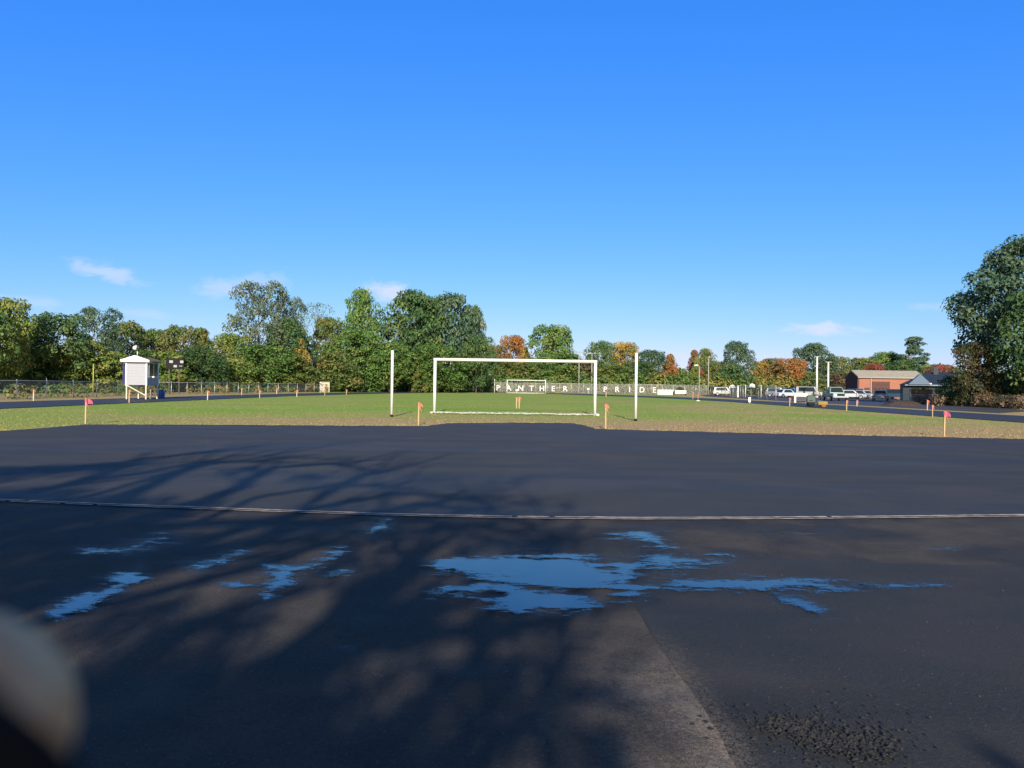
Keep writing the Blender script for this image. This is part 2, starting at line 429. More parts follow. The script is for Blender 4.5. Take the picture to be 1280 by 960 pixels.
# grass tufts near the asphalt edge and over the near field
def tufts():
    n = 45000
    r = np.random.RandomState(12)
    Yd = 17 + 45 * r.rand(n) ** 2.1
    X = (r.rand(n) * 2 - 1) * (Yd * 0.76 + 1)
    ex = np.array([p[0] for p in edge_w]); ey = np.array([p[1] for p in edge_w])
    o = np.argsort(ex); lim = np.interp(X, ex[o], ey[o])
    d = np.abs(X)
    ne = 14000      # denser ragged fringe creeping over the asphalt edge
    xe = (r.rand(ne)*2 - 1) * 20; le = np.interp(xe, ex[o], ey[o]); ye = le - .10 + np.abs(r.randn(ne)) * .28 + (fbm(xe*1.6, xe*0+3, 4) - .5)*.5
    X = np.concatenate([X, xe]); Yd = np.concatenate([Yd, ye]); lim = np.concatenate([lim - 0, le - .34]); d = np.abs(X); n = len(X)
    keep = (Yd > lim + 0.02) & (d < 21.8)
    X, Yd = X[keep], Yd[keep]; n = len(X)
    pat = fbm(X*0.5, Yd*0.9, 4)
    h = (0.012 + 0.028 * r.rand(n)) * (0.5 + pat)
    a = r.rand(n) * 6.283; w = 0.006 + 0.010 * r.rand(n); ln = (r.rand(n)-.5) * 0.08
    V = np.empty((n, 3, 3)); 
    V[:,0] = np.stack([X - np.cos(a)*w, Yd - np.sin(a)*w, np.zeros(n)], 1)
    V[:,1] = np.stack([X + np.cos(a)*w, Yd + np.sin(a)*w, np.zeros(n)], 1)
    V[:,2] = np.stack([X + ln, Yd + ln*.7, h], 1)
    me = bpy.data.meshes.new('grass_blades')
    me.from_pydata(V.reshape(-1,3).tolist(), [], np.arange(3*n).reshape(-1,3).tolist()); me.materials.append(TURF); me.update()
    ob = bpy.data.objects.new('grass_blades', me); col.objects.link(ob)
    tag(ob, 'short grass blades along the asphalt edge and field', 'grass', kind='stuff')
tufts()

# ------------------------------------------------------------------ foliage
def m_leaf(name, a, b, alt=None, altf=0.0):
    m, g = mat_new(name)
    at = g.n('ShaderNodeAttribute', attribute_name='tint')
    s = g.n('ShaderNodeSeparateColor', {0: at.outputs['Color']})
    c = g.mix(s.outputs[0], c4(a), c4(b))
    if alt:
        c = g.mix(g.ramp(s.outputs[1], 1 - altf - 0.12, 1 - altf + 0.12), c, c4(alt))
    d = g.n('ShaderNodeBsdfPrincipled'); g.set(d.inputs['Base Color'], c)
    d.inputs['Roughness'].default_value = 0.55; d.inputs['Specular IOR Level'].default_value = 0.25
    t = g.n('ShaderNodeBsdfTranslucent'); g.set(t.inputs[0], c)
    mx = g.n('ShaderNodeMixShader', {0: 0.22}); g.t.links.new(d.outputs[0], mx.inputs[1]); g.t.links.new(t.outputs[0], mx.inputs[2])
    o = g.n('ShaderNodeOutputMaterial'); g.t.links.new(mx.outputs[0], o.inputs[0])
    return m
LF = {
 'green':  m_leaf('leaves_green', (0.053,0.125,0.026), (0.147,0.256,0.062), (0.197,0.248,0.064), .25),
 'dark':   m_leaf('leaves_dark', (0.037,0.088,0.033), (0.098,0.179,0.062), (0.140,0.191,0.055), .2),
 'blue':   m_leaf('leaves_bluegreen', (0.043,0.094,0.055), (0.109,0.182,0.109), (0.154,0.191,0.091), .2),
 'light':  m_leaf('leaves_light', (0.105,0.175,0.029), (0.231,0.300,0.073), (0.281,0.278,0.073), .3),
 'olive':  m_leaf('leaves_olive', (0.085,0.130,0.030), (0.175,0.225,0.065), (0.22,0.18,0.06), .2),
 'grey':   m_leaf('leaves_grey', (0.084,0.134,0.065), (0.183,0.227,0.137), (0.127,0.132,0.118), .25),
 'orange': m_leaf('leaves_orange', (0.281,0.109,0.033), (0.505,0.220,0.064), (0.210,0.175,0.055), .25),
 'yellow': m_leaf('leaves_yellow', (0.308,0.205,0.036), (0.534,0.352,0.073), (0.140,0.161,0.055), .2),
 'red':    m_leaf('leaves_red', (0.224,0.052,0.046), (0.421,0.102,0.082), (0.168,0.132,0.055), .3),
 'rust':   m_leaf('leaves_rust', (0.210,0.125,0.051), (0.351,0.198,0.082), (0.127,0.175,0.055), .45),
 'mixed':  m_leaf('leaves_mixed', (0.060,0.115,0.026), (0.140,0.210,0.055), (0.30,0.235,0.06), .24),
 'brown':  m_leaf('leaves_brown', (0.12,0.085,0.05), (0.26,0.18,0.115), (0.07,0.06,0.03), .3),
 'tinge':  m_leaf('leaves_tinge', (0.045,0.06,0.022), (0.095,0.105,0.040), (0.17,0.105,0.055), .35),
}
BARK = plain('bark', (0.075, 0.062, 0.050), 0.9, 0.1, 0.35, 3, bstr=0.5)
PBARK = plain('bark_pale', (0.20, 0.18, 0.15), 0.9, 0.1, 0.3, 3, bstr=0.4)

def leaves_mesh(name, C, N, S, clump, rng):
    """rhombic leaf clumps: centres C, normals N, sizes S, clump tint"""
    n = len(C)
    N = N / (np.linalg.norm(N, axis=1, keepdims=True) + 1e-9)
    t = rng.randn(n, 3); t -= N * (t * N).sum(1, keepdims=True); t /= np.linalg.norm(t, axis=1, keepdims=True) + 1e-9
    bt = np.cross(N, t)
    k = (0.6 + 0.5 * rng.rand(n))[:, None]
    S = S[:, None]
    V = np.stack([C - t*S, C + bt*S*k*0.62 + N*S*.12, C + t*S, C - bt*S*k*0.62 + N*S*.12], 1).reshape(-1, 3)
    me = bpy.data.meshes.new(name)
    me.from_pydata(V.tolist(), [], np.arange(4*n).reshape(-1, 4).tolist())
    at = me.color_attributes.new('tint', 'FLOAT_COLOR', 'POINT')
    colr = np.ones((n, 4)); colr[:,0] = rng.rand(n)*.6 + rng.rand(n)*.4; colr[:,1] = clump; colr[:,2] = 0
    at.data.foreach_set('color', np.repeat(colr, 4, 0).astype(np.float32).ravel())
    me.update()
    return me
def lobes_to_leaves(L, per, size, rng, up_bias=0.25):
    Cs, Ns, Ss, K = [], [], [], []
    tot = sum(r[3]**2 for r in L)
    for (x, y, z, r, flat) in L:
        m = max(6, int(per * r*r / tot))
        d = rng.randn(m, 3); d /= np.linalg.norm(d, axis=1, keepdims=True)
        low = (d[:,2] < -0.25) & (rng.rand(m) < 0.6); d[low, 2] *= -1
        rad = r * (0.45 + 0.62 * rng.rand(m) ** 0.5)
        p = d * rad[:, None]; p[:,2] *= flat
        Cs.append(p + [x, y, z])
        Ns.append(d + rng.randn(m, 3) * 0.34 + [0, -.15, up_bias])
        Ss.append(size * (0.6 + 0.8 * rng.rand(m)))
        K.append(np.clip(np.full(m, rng.rand()) + rng.randn(m) * .08, 0, 1))
    return np.concatenate(Cs), np.concatenate(Ns), np.concatenate(Ss), np.concatenate(K)
def envelope(kind, h):
    if kind == 'round': return math.sqrt(max(0, 1 - ((h - 0.5) / 0.5) ** 2)) ** 0.8
    if kind == 'tall': return (1 - abs(h - 0.42) / 0.62) ** 0.6 if abs(h - .42) < .62 else 0
    if kind == 'oval': return math.sqrt(max(0, 1 - ((h - 0.42) / 0.58) ** 2))
    if kind == 'flame': return max(0.06, (1 - h) ** 0.55 * min(1, 0.6 + h))
    if kind == 'pine': return max(.1, 1.0 - 0.72*h) * (0.7 + .3*math.sin(h*16))
    if kind == 'bush': return math.sqrt(max(0, 1 - h * h * 0.9))
    return 1
PROTO = {}
def proto(key, kind, nl, leaves, size, r0, b0, seed, trunkm=BARK, flat=0.8, limb=7, nsub=5):
    rng = np.random.RandomState(seed)
    L = []; tr = MB()
    lean = rng.randn(2) * 0.015
    top = 0.9 if kind in ('pine', 'flame') else 0.72
    if kind != 'bush':
        hs = [0, .03, .12, .3, .5, top]; rr = [.034, .024, .020, .017, .011, .004]
        tr.tube([(lean[0]*h*3 + .006*math.sin(h*9), lean[1]*h*3, h) for h in hs], rr, 8)
    for i in range(nl):
        h = (i + rng.rand()) / nl
        h = h ** 0.9
        e = envelope(kind, h) * 0.5
        a = i * 2.399 + rng.rand() * 0.8
        q = (0.35 + 0.65 * rng.rand() ** 0.5)
        r = r0 * (0.65 + 0.7 * rng.rand()) * (0.6 + .8*e)
        rad = max(0, e - r*0.55) * q
        z = b0 + (1 - b0) * h
        z = min(z, 1 - r * flat * 0.85)
        x, y = math.cos(a) * rad, math.sin(a) * rad
        if kind == 'pine': r *= 0.8
        L.append((x, y, z, r, flat))
        for _ in range(nsub):   # smaller sprays break the lobe's outline
            d = rng.randn(3); d /= np.linalg.norm(d); d[2] = abs(d[2]) * .8 - .15
            L.append((x + d[0]*r*.95, y + d[1]*r*.95, z + d[2]*r*flat*.95, r * (.28 + .25*rng.rand()), flat))
        if kind != 'bush' and i % max(1, nl // limb) == 0:
            z0 = max(.1, min(z - 0.12 - .2*rad, top))
            tr.tube([(lean[0]*3*z0, lean[1]*3*z0, z0), (x*.45, y*.45, z0 + (z - z0)*.55), (x*.85, y*.85, z)], [.009, .006, .002], 5)
    me = leaves_mesh('crown_' + key, *lobes_to_leaves(L, leaves, size, rng), rng)
    me.materials.append(LF['green'])
    PROTO[key] = (me, tr.mesh('trunk_' + key, trunkm, True) if kind != 'bush' else None)
proto('round_a', 'round', 30, 9000, .020, .17, .10, 1)
proto('round_b', 'round', 26, 9000, .020, .19, .12, 2)
proto('round_c', 'oval', 34, 9500, .019, .16, .06, 3)
proto('tall_a', 'tall', 34, 9500, .019, .18, .05, 4)
proto('tall_b', 'oval', 30, 9000, .020, .18, .05, 5)
proto('airy', 'round', 30, 6500, .015, .13, .20, 6, PBARK, nsub=8)
proto('bare', 'round', 24, 1500, .012, .12, .22, 7, PBARK, limb=20, nsub=8)
proto('flame', 'flame', 34, 7000, .021, .16, .06, 8)
proto('pine', 'pine', 26, 8000, .016, .17, .30, 9, flat=0.45)
proto('bush_a', 'bush', 16, 4500, .028, .22, .04, 10)
proto('bush_b', 'bush', 14, 4500, .028, .25, .04, 11)
proto('great', 'tall', 46, 36000, .0115, .145, .10, 12, limb=14, nsub=8)

TN = {'round_a':'maple_tree','round_b':'maple_tree','round_c':'oak_tree','tall_a':'poplar_tree','tall_b':'oak_tree','airy':'ash_tree','bare':'bare_tree','flame':'maple_tree','pine':'pine_tree','bush_a':'bush','bush_b':'bush','great':'oak_tree'}
tcount = 0
def tree(px, top, w, Y, key, leaf, label, group=None):
    """crown centre and top read off the photo, w = crown width in photo pixels, Y = metres away"""
    global tcount
    tcount += 1
    rnd = random.Random(tcount * 13)
    h = hgt(px, top, Y); ww = wid(w, Y) * 1.06
    bush = key.startswith('bush')
    r = empty(TN[key], (xat(px, Y, top), Y, 0), 0, label, 'bush' if bush else 'tree', group)
    me, tm = PROTO[key]
    rz = rnd.uniform(0, 6.28)
    c = bpy.data.objects.new('crown' if not bush else 'foliage', me); col.objects.link(c); c.parent = r
    c.scale = (ww, ww, h); c.rotation_euler = (0, 0, rz)
    c.material_slots[0].link = 'OBJECT'; c.material_slots[0].material = LF[leaf]
    if tm:
        t = bpy.data.objects.new('trunk', tm); col.objects.link(t); t.parent = r
        t.scale = (ww * .8, ww * .8, h); t.rotation_euler = (0, 0, rz)
    return r

G1 = 'trees behind the track fence'; G2 = 'trees behind the far end of the field'; G3 = 'autumn trees past the lettered fence'; G4 = 'trees around the brick building'
for t in [
 (-30, 385, 80, 62, 'round_b', 'green', 'green tree cut by the picture edge, first of the woodland row', G1),
 (8, 374, 66, 66, 'round_a', 'light', 'light green tree at the end of the woodland row', G1),
 (38, 405, 56, 74, 'round_c', 'mixed', 'low yellow-tinged tree between the light green and dark tree', G1),
 (68, 393, 84, 72, 'round_b', 'dark', 'broad dark green tree nearest the fence end', G1),
 (120, 384, 76, 80, 'airy', 'blue', 'airy blue-green tree rising before the white booth', G1),
 (104, 425, 70, 74, 'tall_b', 'light', 'yellow-green tree below the airy blue-green crown', G1),
 (156, 402, 60, 88, 'round_c', 'olive', 'olive tree directly behind the white booth', G1),
 (140, 440, 60, 76, 'bush_a', 'light', 'bright leafy bush beside the booth', G1),
 (190, 413, 50, 95, 'round_a', 'mixed', 'brown-tinged crown above the scoreboard', G1),
 (180, 437, 60, 84, 'bush_b', 'green', 'green bush mass behind the booth roof', G1),
 (226, 408, 62, 94, 'round_b', 'olive', 'olive yellow tree above the scoreboard', G1),
 (252, 411, 46, 102, 'flame', 'mixed', 'orange-tinged olive tree past the scoreboard', G1),
 (212, 440, 60, 86, 'bush_a', 'light', 'yellow-green bush behind the scoreboard', G1),
 (250, 434, 66, 90, 'round_c', 'dark', 'dark green rounded tree past the scoreboard', G1),
 (290, 418, 62, 104, 'round_b', 'light', 'yellow-green tree under the tall airy crown', G1),
 (326, 352, 88, 112, 'airy', 'grey', 'tallest airy grey-green tree of the woodland', G1),
 (362, 372, 56, 116, 'airy', 'grey', 'airy grey-green tree leaning out of the tallest one', G1),
 (362, 398, 60, 112, 'round_c', 'dark', 'dark olive tree below the airy pair', G1),
 (330, 432, 84, 104, 'round_b', 'green', 'broad green tree at the foot of the airy pair', G1),
 (292, 448, 60, 96, 'bush_b', 'light', 'light green bush by the fence, past the dark rounded tree', G1),
 (376, 424, 32, 110, 'flame', 'yellow', 'slim yellowing tree before the bare tree', G1),
 (370, 446, 60, 106, 'bush_a', 'olive', 'olive bush below the slim yellowing tree', G1),
 (396, 378, 50, 135, 'bare', 'grey', 'nearly bare grey tree with sky showing through', G1),
 (412, 398, 44, 125, 'round_a', 'olive', 'olive brown tree beside the nearly bare tree', G1),
 (416, 440, 60, 112, 'bush_b', 'olive', 'olive yellow bush behind the pale shed', G1),
 (452, 362, 60, 126, 'tall_a', 'green', 'tall bright green tree, narrow at the top', G2),
 (444, 412, 80, 120, 'round_c', 'green', 'wide lower green tree in front of the tall narrow one', G2),
 (514, 365, 88, 128, 'tall_b', 'dark', 'great dark green tree left of centre in the dense clump', G2),
 (566, 368, 80, 134, 'tall_b', 'blue', 'great blue-green tree at the centre of the clump', G2),
 (540, 372, 50, 131, 'round_a', 'dark', 'dark crown joining the two great trees', G2),
 (590, 384, 34, 138, 'round_a', 'mixed', 'small orange-tipped crown on the flank of the clump', G2),
 (488, 428, 66, 120, 'round_b', 'green', 'lower green tree under the great dark tree', G2),
 (548, 430, 76, 122, 'round_c', 'green', 'lower green tree under the great blue-green tree', G2),
 (527, 462, 26, 118, 'bush_a', 'mixed', 'brownish bush at the foot of the great trees', G2),
 (596, 420, 50, 130, 'round_b', 'dark', 'dark tree stepping down beside the lamp posts', G2),
 (613, 432, 36, 165, 'round_a', 'rust', 'reddish tree beside the golden tree', G3),
 (642, 420, 44, 172, 'round_b', 'orange', 'golden orange tree behind the crossbar', G3),
 (656, 436, 26, 166, 'flame', 'yellow', 'narrow golden tree joined to the golden orange one', G3),
 (622, 446, 60, 160, 'round_c', 'mixed', 'olive tree below the reddish crown', G3),
 (690, 408, 62, 164, 'round_a', 'green', 'big rounded green tree above the crossbar', G3),
 (660, 456, 60, 158, 'bush_b', 'olive', 'olive bush under the golden tree', G3),
 (698, 440, 76, 160, 'round_c', 'green', 'spreading lower green tree under the rounded one', G3),
 (728, 450, 44, 162, 'bush_a', 'brown', 'dull brown-green bush behind the slim lamp posts', G3),
 (752, 427, 40, 170, 'round_b', 'dark', 'dark green tree beside the yellow tree', G3),
 (780, 429, 44, 172, 'round_a', 'yellow', 'bright yellow tree touching the white upright', G3),
 (768, 456, 54, 162, 'round_c', 'mixed', 'yellow-green tree below the yellow crown', G3),
 (816, 438, 54, 168, 'round_c', 'blue', 'blue-green tree beside the orange maple', G3),
 (800, 452, 50, 164, 'round_a', 'dark', 'dark low tree below the white upright', G3),
 (838, 443, 27, 165, 'flame', 'orange', 'orange flame-shaped maple above the fence', G3),
 (853, 462, 30, 165, 'bush_a', 'light', 'light green bush beside the orange maple', G3),
 (868, 438, 24, 168, 'flame', 'red', 'narrow red tree by the curved lamp post', G3),
 (882, 436, 36, 170, 'tall_a', 'mixed', 'yellow-green tree with reddish top by the lamp post', G3),
 (870, 446, 16, 164, 'flame', 'light', 'vine-covered yellow-green pole of leaves by the lamp post', G3),
 (896, 452, 32, 168, 'round_b', 'olive', 'olive tree leaning on the dark oak', G3),
 (922, 427, 44, 165, 'round_c', 'blue', 'dark oak standing clear above the basketball hoops', G3),
 (914, 456, 50, 160, 'bush_b', 'dark', 'dark low growth under the clear-standing oak', G3),
 (950, 452, 26, 172, 'round_a', 'yellow', 'small yellow-orange tree beyond the hoops', G3),
 (966, 448, 40, 172, 'round_b', 'rust', 'rust and green tree beyond the hoops', G3),
 (990, 449, 40, 166, 'round_a', 'orange', 'rounded orange tree beside the white light poles', G3),
 (1018, 429, 56, 176, 'round_c', 'blue', 'dark blue-green tree behind the white light poles', G4),
 (1044, 446, 40, 176, 'round_b', 'olive', 'olive green tree behind the second white pole', G4),
 (1012, 466, 40, 150, 'bush_a', 'olive', 'dull olive bush at the foot of the white poles', G4),
 (1050, 466, 40, 150, 'bush_b', 'brown', 'purplish brown bush beside the brick gable', G4),
 (1078, 448, 44, 190, 'round_a', 'mixed', 'yellow-tinged tree above the brick building', G4),
 (1106, 440, 52, 200, 'round_c', 'green', 'green tree line crown above the garage', G4),
 (1094, 455, 30, 180, 'round_b', 'red', 'red tree showing over the pale roof', G4),
 (1124, 444, 40, 200, 'round_b', 'mixed', 'hazy olive tree next to the pine', G4),
 (1143, 421, 66, 190, 'pine', 'blue', 'tall dark pine above the blue house', G4),
 (1130, 450, 50, 186, 'round_c', 'dark', 'dark tree at the foot of the pine', G4),
 (1164, 456, 44, 190, 'round_a', 'light', 'light green tree over the blue roof', G4),
 (1176, 456, 34, 150, 'round_b', 'red', 'bright red tree over the blue roof', G4),
 (1290, 297, 172, 66, 'great', 'blue', 'huge dark oak beside the track at the picture edge', G4),
 (1220, 428, 54, 64, 'round_c', 'tinge', 'lower brown-tinged tree beside the huge oak', G4),
 (1310, 360, 100, 60, 'round_b', 'dark', 'dark tree behind the huge oak, cut by the edge', G4),
 (1190, 470, 40, 68, 'bush_b', 'dark', 'dark bush below the brown-tinged tree', G4),
 (1228, 468, 60, 70, 'bush_a', 'dark', 'dark shaded bush under the huge oak', G4),
 (1276, 466, 60, 72, 'bush_b', 'dark', 'dark shaded bush at the edge under the huge oak', G4),
]: tree(*t)

# undergrowth and the far belt of woodland
def undergrowth(name, label, path, n, hr, leaf, size, seed, leavesper):
    rng = np.random.RandomState(seed); L = []
    seg = [math.hypot(b_[0]-a_[0], b_[1]-a_[1]) for a_, b_ in zip(path[:-1], path[1:])]
    for i in range(n):
        t = rng.rand() * sum(seg); k = 0
        while t > seg[k] and k < len(seg) - 1: t -= seg[k]; k += 1
        q = t / seg[k]; a_, b_ = path[k], path[k+1]
        r = rng.uniform(*hr) * .5
        L.append((a_[0]+(b_[0]-a_[0])*q + rng.randn()*1.2, a_[1]+(b_[1]-a_[1])*q + rng.randn()*1.2, r*.7, r, 1.0))
    C, N, S, K = lobes_to_leaves(L, leavesper, size, rng)
    C[:,2] = np.abs(C[:,2])
    me = leaves_mesh(name, C, N, S, K, rng); me.materials.append(LF[leaf])
    o = bpy.data.objects.new(name, me); col.objects.link(o)
    return tag(o, label, kind='stuff')
undergrowth('undergrowth', 'tangled green undergrowth filling the woodland edge', [(-52, 52), (-50, 70), (-48, 90), (-42, 118), (-30, 130), (-4, 142)], 230, (1.6, 5.5), 'green', .30, 21, 26000)
undergrowth('weeds', 'straggling weeds behind the chain-link fence', [(-33.5, 40), (-34, 62), (-34, 86), (-31, 112), (-20, 143)], 130, (.5, 1.4), 'mixed', .12, 22, 6000)
undergrowth('far_undergrowth', 'low olive scrub beyond the lettered fence', [(-6, 152), (15, 158), (45, 158), (62, 156)], 150, (2.0, 6.0), 'mixed', .32, 23, 15000)
undergrowth('distant_woods', 'distant belt of woods along the horizon', [(-130, 150), (-90, 200), (0, 235), (110, 235), (180, 190), (170, 90)], 190, (6, 12), 'dark', .8, 24, 22000)
undergrowth('dead_vines', 'dry brown vines smothering the lot fence', [(43.6, 74), (42.5, 64), (41.5, 50), (41, 42)], 150, (.6, 1.5), 'brown', .10, 25, 14000)
undergrowth('bank_brush', 'dark brush on the bank below the blue house', [(48.5, 74), (47.5, 58), (47, 46)], 44, (1.2, 2.3), 'dark', .2, 26, 9000)

# ------------------------------------------------------------------ chain-link fences
def m_wire(name, c, cell, wire):
    m, g = mat_new(name)
    uv = g.n('ShaderNodeUVMap').outputs[0]
    s = g.n('ShaderNodeSeparateXYZ', {0: uv})
    def band(v): return g.math('LESS_THAN', g.math('FRACT', g.math('DIVIDE', v, cell)), wire)
    k = g.math('MAXIMUM', band(g.math('ADD', s.outputs[0], s.outputs[1])), band(g.math('SUBTRACT', s.outputs[0], s.outputs[1])))
    d = g.n('ShaderNodeBsdfPrincipled'); d.inputs['Base Color'].default_value = c4(c); d.inputs['Roughness'].default_value = .5; d.inputs['Metallic'].default_value = .3
    t = g.n('ShaderNodeBsdfTransparent')
    mx = g.n('ShaderNodeMixShader', {0: k}); g.t.links.new(t.outputs[0], mx.inputs[1]); g.t.links.new(d.outputs[0], mx.inputs[2])
    o = g.n('ShaderNodeOutputMaterial'); g.t.links.new(mx.outputs[0], o.inputs[0])
    return m
WIRE = m_wire('chain_link', (0.45, 0.45, 0.43), 0.07, 0.10)
WIRE2 = m_wire('chain_link_dense', (0.36, 0.34, 0.33), 0.07, 0.13)
GALV = plain('galvanised', (0.48, 0.48, 0.46), .45, .5, .1, 5, .4)
def fence(label, pts, h, step, wire=WIRE, rail=True, mid=False, pr=0.03, group=None):
    x0, y0 = pts[0]
    root = empty('chain_link_fence', (x0, y0, 0), 0, label, 'fence', group)
    P = [(p[0]-x0, p[1]-y0) for p in pts]
    me = bpy.data.meshes.new('wire_mesh'); V, Fc, UV = [], [], []; s = 0
    posts, rl = [], MB()
    for a_, b_ in zip(P[:-1], P[1:]):
        L = math.hypot(b_[0]-a_[0], b_[1]-a_[1]); n = len(V)
        V += [(a_[0],a_[1],.04),(b_[0],b_[1],.04),(b_[0],b_[1],h-.02),(a_[0],a_[1],h-.02)]; Fc.append((n,n+1,n+2,n+3))
        UV += [(s,0),(s+L,0),(s+L,h),(s,h)]; s += L
        k = max(1, round(L/step))
        for i in range(k): posts.append((a_[0]+(b_[0]-a_[0])*i/k, a_[1]+(b_[1]-a_[1])*i/k))
        rl.tube([(a_[0],a_[1],h),(b_[0],b_[1],h)], pr*.7, 6)
        if mid: rl.tube([(a_[0],a_[1],h*.55),(b_[0],b_[1],h*.55)], pr*.55, 6)
    posts.append(P[-1])
    me.from_pydata(V, [], Fc); u = me.uv_layers.new(name='UVMap')
    u.data.foreach_set('uv', [c for q in UV for c in q]); me.materials.append(wire); me.update()
    o = bpy.data.objects.new('wire_mesh', me); col.objects.link(o); o.parent = root
    if rail: rl.build('rail', GALV, root, True)
    pm = MB().tube([(0,0,0),(0,0,h+.03)], pr, 8).lathe([(pr*1.2,h+.02),(pr*.9,h+.06),(.002,h+.09)], n=8).mesh('post', GALV, True)
    for p in posts:
        q = bpy.data.objects.new('post', pm); col.objects.link(q); q.parent = root; q.location = (p[0], p[1], 0)
    return root
GF = 'chain-link fences round the field'
fence('long low chain-link fence running behind the white booth', [(-31.2, 30), (-31.5, 62), (-30.5, 88), (-28, 112)], 1.22, 3.0, group=GF)
fence('low fence closing the far end under the great trees', [(-26, 118), (-17, 143), (-9.2, 147)], 1.1, 3.0, WIRE2, group=GF)
Yl = 148.0
fence('tall chain-link fence carrying the white letters', [(-9.5, Yl), (0, Yl), (20, Yl), (41, Yl)], 2.05, 2.45, WIRE2, True, True, .045, group=GF)
fence('fence panel turned edge-on beside the lettered fence', [(-9.6, 147.6), (-9.5, 138), (-5.5, 138)], 1.9, 2.4, WIRE2, pr=.04, group=GF)
fence('fence round the basketball court and parking lot', [(41.5, 147), (40, 122), (33.5, 108), (33, 88)], 1.75, 3.2, WIRE2, pr=.045, group=GF)
fence('lot fence overgrown with dry brown vines', [(45, 92), (43.2, 74), (41.6, 50), (41, 40)], 1.0, 2.6, group=GF)

# letters on the fence
WHITE = plain('white_paint', (0.74, 0.74, 0.72), .45, .4, .05, 4)
LETTER = plain('letter_white', (0.60, 0.60, 0.59), .5, .3, .04)
BLACK = plain('black_paint', (0.008, 0.008, 0.009), .6, .2)
def glyph(ch, size, off, ext):
    cu = bpy.data.curves.new('g', 'FONT'); cu.body = ch; cu.size = size; cu.offset = off; cu.extrude = ext; cu.align_x = 'CENTER'; cu.resolution_u = 3
    ob = bpy.data.objects.new('g', cu); col.objects.link(ob)
    dg = bpy.context.evaluated_depsgraph_get(); dg.update()
    me = bpy.data.meshes.new_from_object(ob.evaluated_get(dg))
    bpy.data.objects.remove(ob); bpy.data.curves.remove(cu)
    return me
LET = [('P',622.5,'white letter P, first on the fence in the longer word'),('A',636,'white letter A on the lettered fence'),('N',651,'white letter N on the lettered fence'),('T',664.5,'white letter T on the lettered fence'),('H',677.5,'white letter H on the lettered fence'),('E',691.5,'white letter E before the R of the longer word'),('R',706.5,'white letter R ending the longer word'),
       ('P',756.5,'white letter P starting the shorter word beside the goal post'),('R',771.5,'white letter R within the shorter word'),('I',787,'white letter I beside the white upright'),('D',802.5,'white letter D in the shorter word'),('E',818,'white letter E ending the shorter word')]
for ch, px, lab in LET:
    r = empty('fence_letter', (xat(px, Yl - .2), Yl - .2, 0.38), 0, lab, 'letter', 'white letters on the far fence')
    for nm, m, off, ext, dy in (('face', LETTER, .03, .02, -.03), ('outline', BLACK, .06, .015, .02)):
        me = glyph(ch, 1.6, off, ext); me.materials.clear(); me.materials.append(m)
        o = bpy.data.objects.new(nm, me); col.objects.link(o); o.parent = r
        o.rotation_euler = (R(90), 0, 0); o.location = (0, dy, 0)

# ------------------------------------------------------------------ goals and poles
def goal(px, Y, label, w, h, r, base_net):
    root = empty('soccer_goal', (xat(px, Y), Y, 0), 0, label, 'goal', 'soccer goals')
    for s in (-1, 1):
        MB().tube([(s*w/2, 0, 0.0), (s*w/2, 0, h)], r, 12).build('goal_post', WHITE, root, True)
    MB().tube([(-w/2 - r, 0, h + r*.2), (w/2 + r, 0, h + r*.2)], r*1.02, 12).build('crossbar', WHITE, root, True)
    d = 1.0 if base_net else 1.6
    for s in (-1, 1):
        MB().tube([(s*w/2, r, .05), (s*(w/2 + .12), -.35 if base_net else d, .05)], r*.8, 8).build('side_bar', WHITE, root, True)
    if not base_net:
        MB().tube([(-w/2, d, .05), (w/2, d, .05)], r*.7, 8).build('ground_bar', WHITE, root, True)
        for s in (-1, 1): MB().tube([(s*w/2, 0, h), (s*w/2, d, .05)], r*.5, 6).build('back_stay', WHITE, root, True)
    return root
g1 = goal(643.8, 31.6, 'large white soccer goal standing at the near end of the field', 7.2, 2.42, .068, True)
goal(658, 131.5, 'small-looking white soccer goal at the far end of the field', 7.2, 2.42, .075, False)
# bunched white net lying along the goal foot
rnd = random.Random(8); b = MB()
NET = plain('net_white', (0.46, 0.45, 0.42), .9, .1, .2, 20)
for k in range(5):
    path, rad = [], []
    ph = rnd.uniform(0, 6)
    for i in range(110):
        x = -3.62 + 7.24 * i / 109
        path.append((x, 31.25 + .12*math.sin(x*1.3 + ph) + rnd.uniform(-.11, .11) + (k-3)*.045, .035 + .03*abs(math.sin(x*2.1+ph)) + rnd.uniform(0, .04)))
        rad.append(rnd.uniform(.007, .026))
    b.tube(path, rad, 6)
tag(b.build('goal_net', NET, None, True), 'bunched white net lying along the foot of the near goal', 'net')
for px, py, tp, lab in ((489.5, 521, 438, 'white upright pole beside the net end of the near goal'), (794.5, 526.2, 441, 'white upright pole with dark base casting a shadow, beside the yellow tree')):
    x, y = up(px, py)
    r = empty('field_pole', (x, y, 0), 0, lab, 'pole', 'white poles flanking the near goal')
    MB().tube([(0,0,0.1),(0,0,hgt(px, tp, y))], .052, 12).build('pole', WHITE, r, True)
    MB().tube([(0,0,0),(0,0,.07)], .065, 12).build('ground_sleeve', BLACK, r, True)
for px in (618.2, 681.5):
    r = empty('field_pole', (xat(px, 133), 133, 0), 0, 'thin white pole flanking the far goal, ' + ('next to the letter P' if px < 650 else 'next to the letter H'), 'pole', 'white poles flanking the far goal')
    MB().tube([(0,0,0),(0,0,2.55)], .06, 8).build('pole', WHITE, r, True)
    MB().tube([(0,0,2.55),(0,0,2.62)], .07, 8).build('cap', WHITE, r, True)

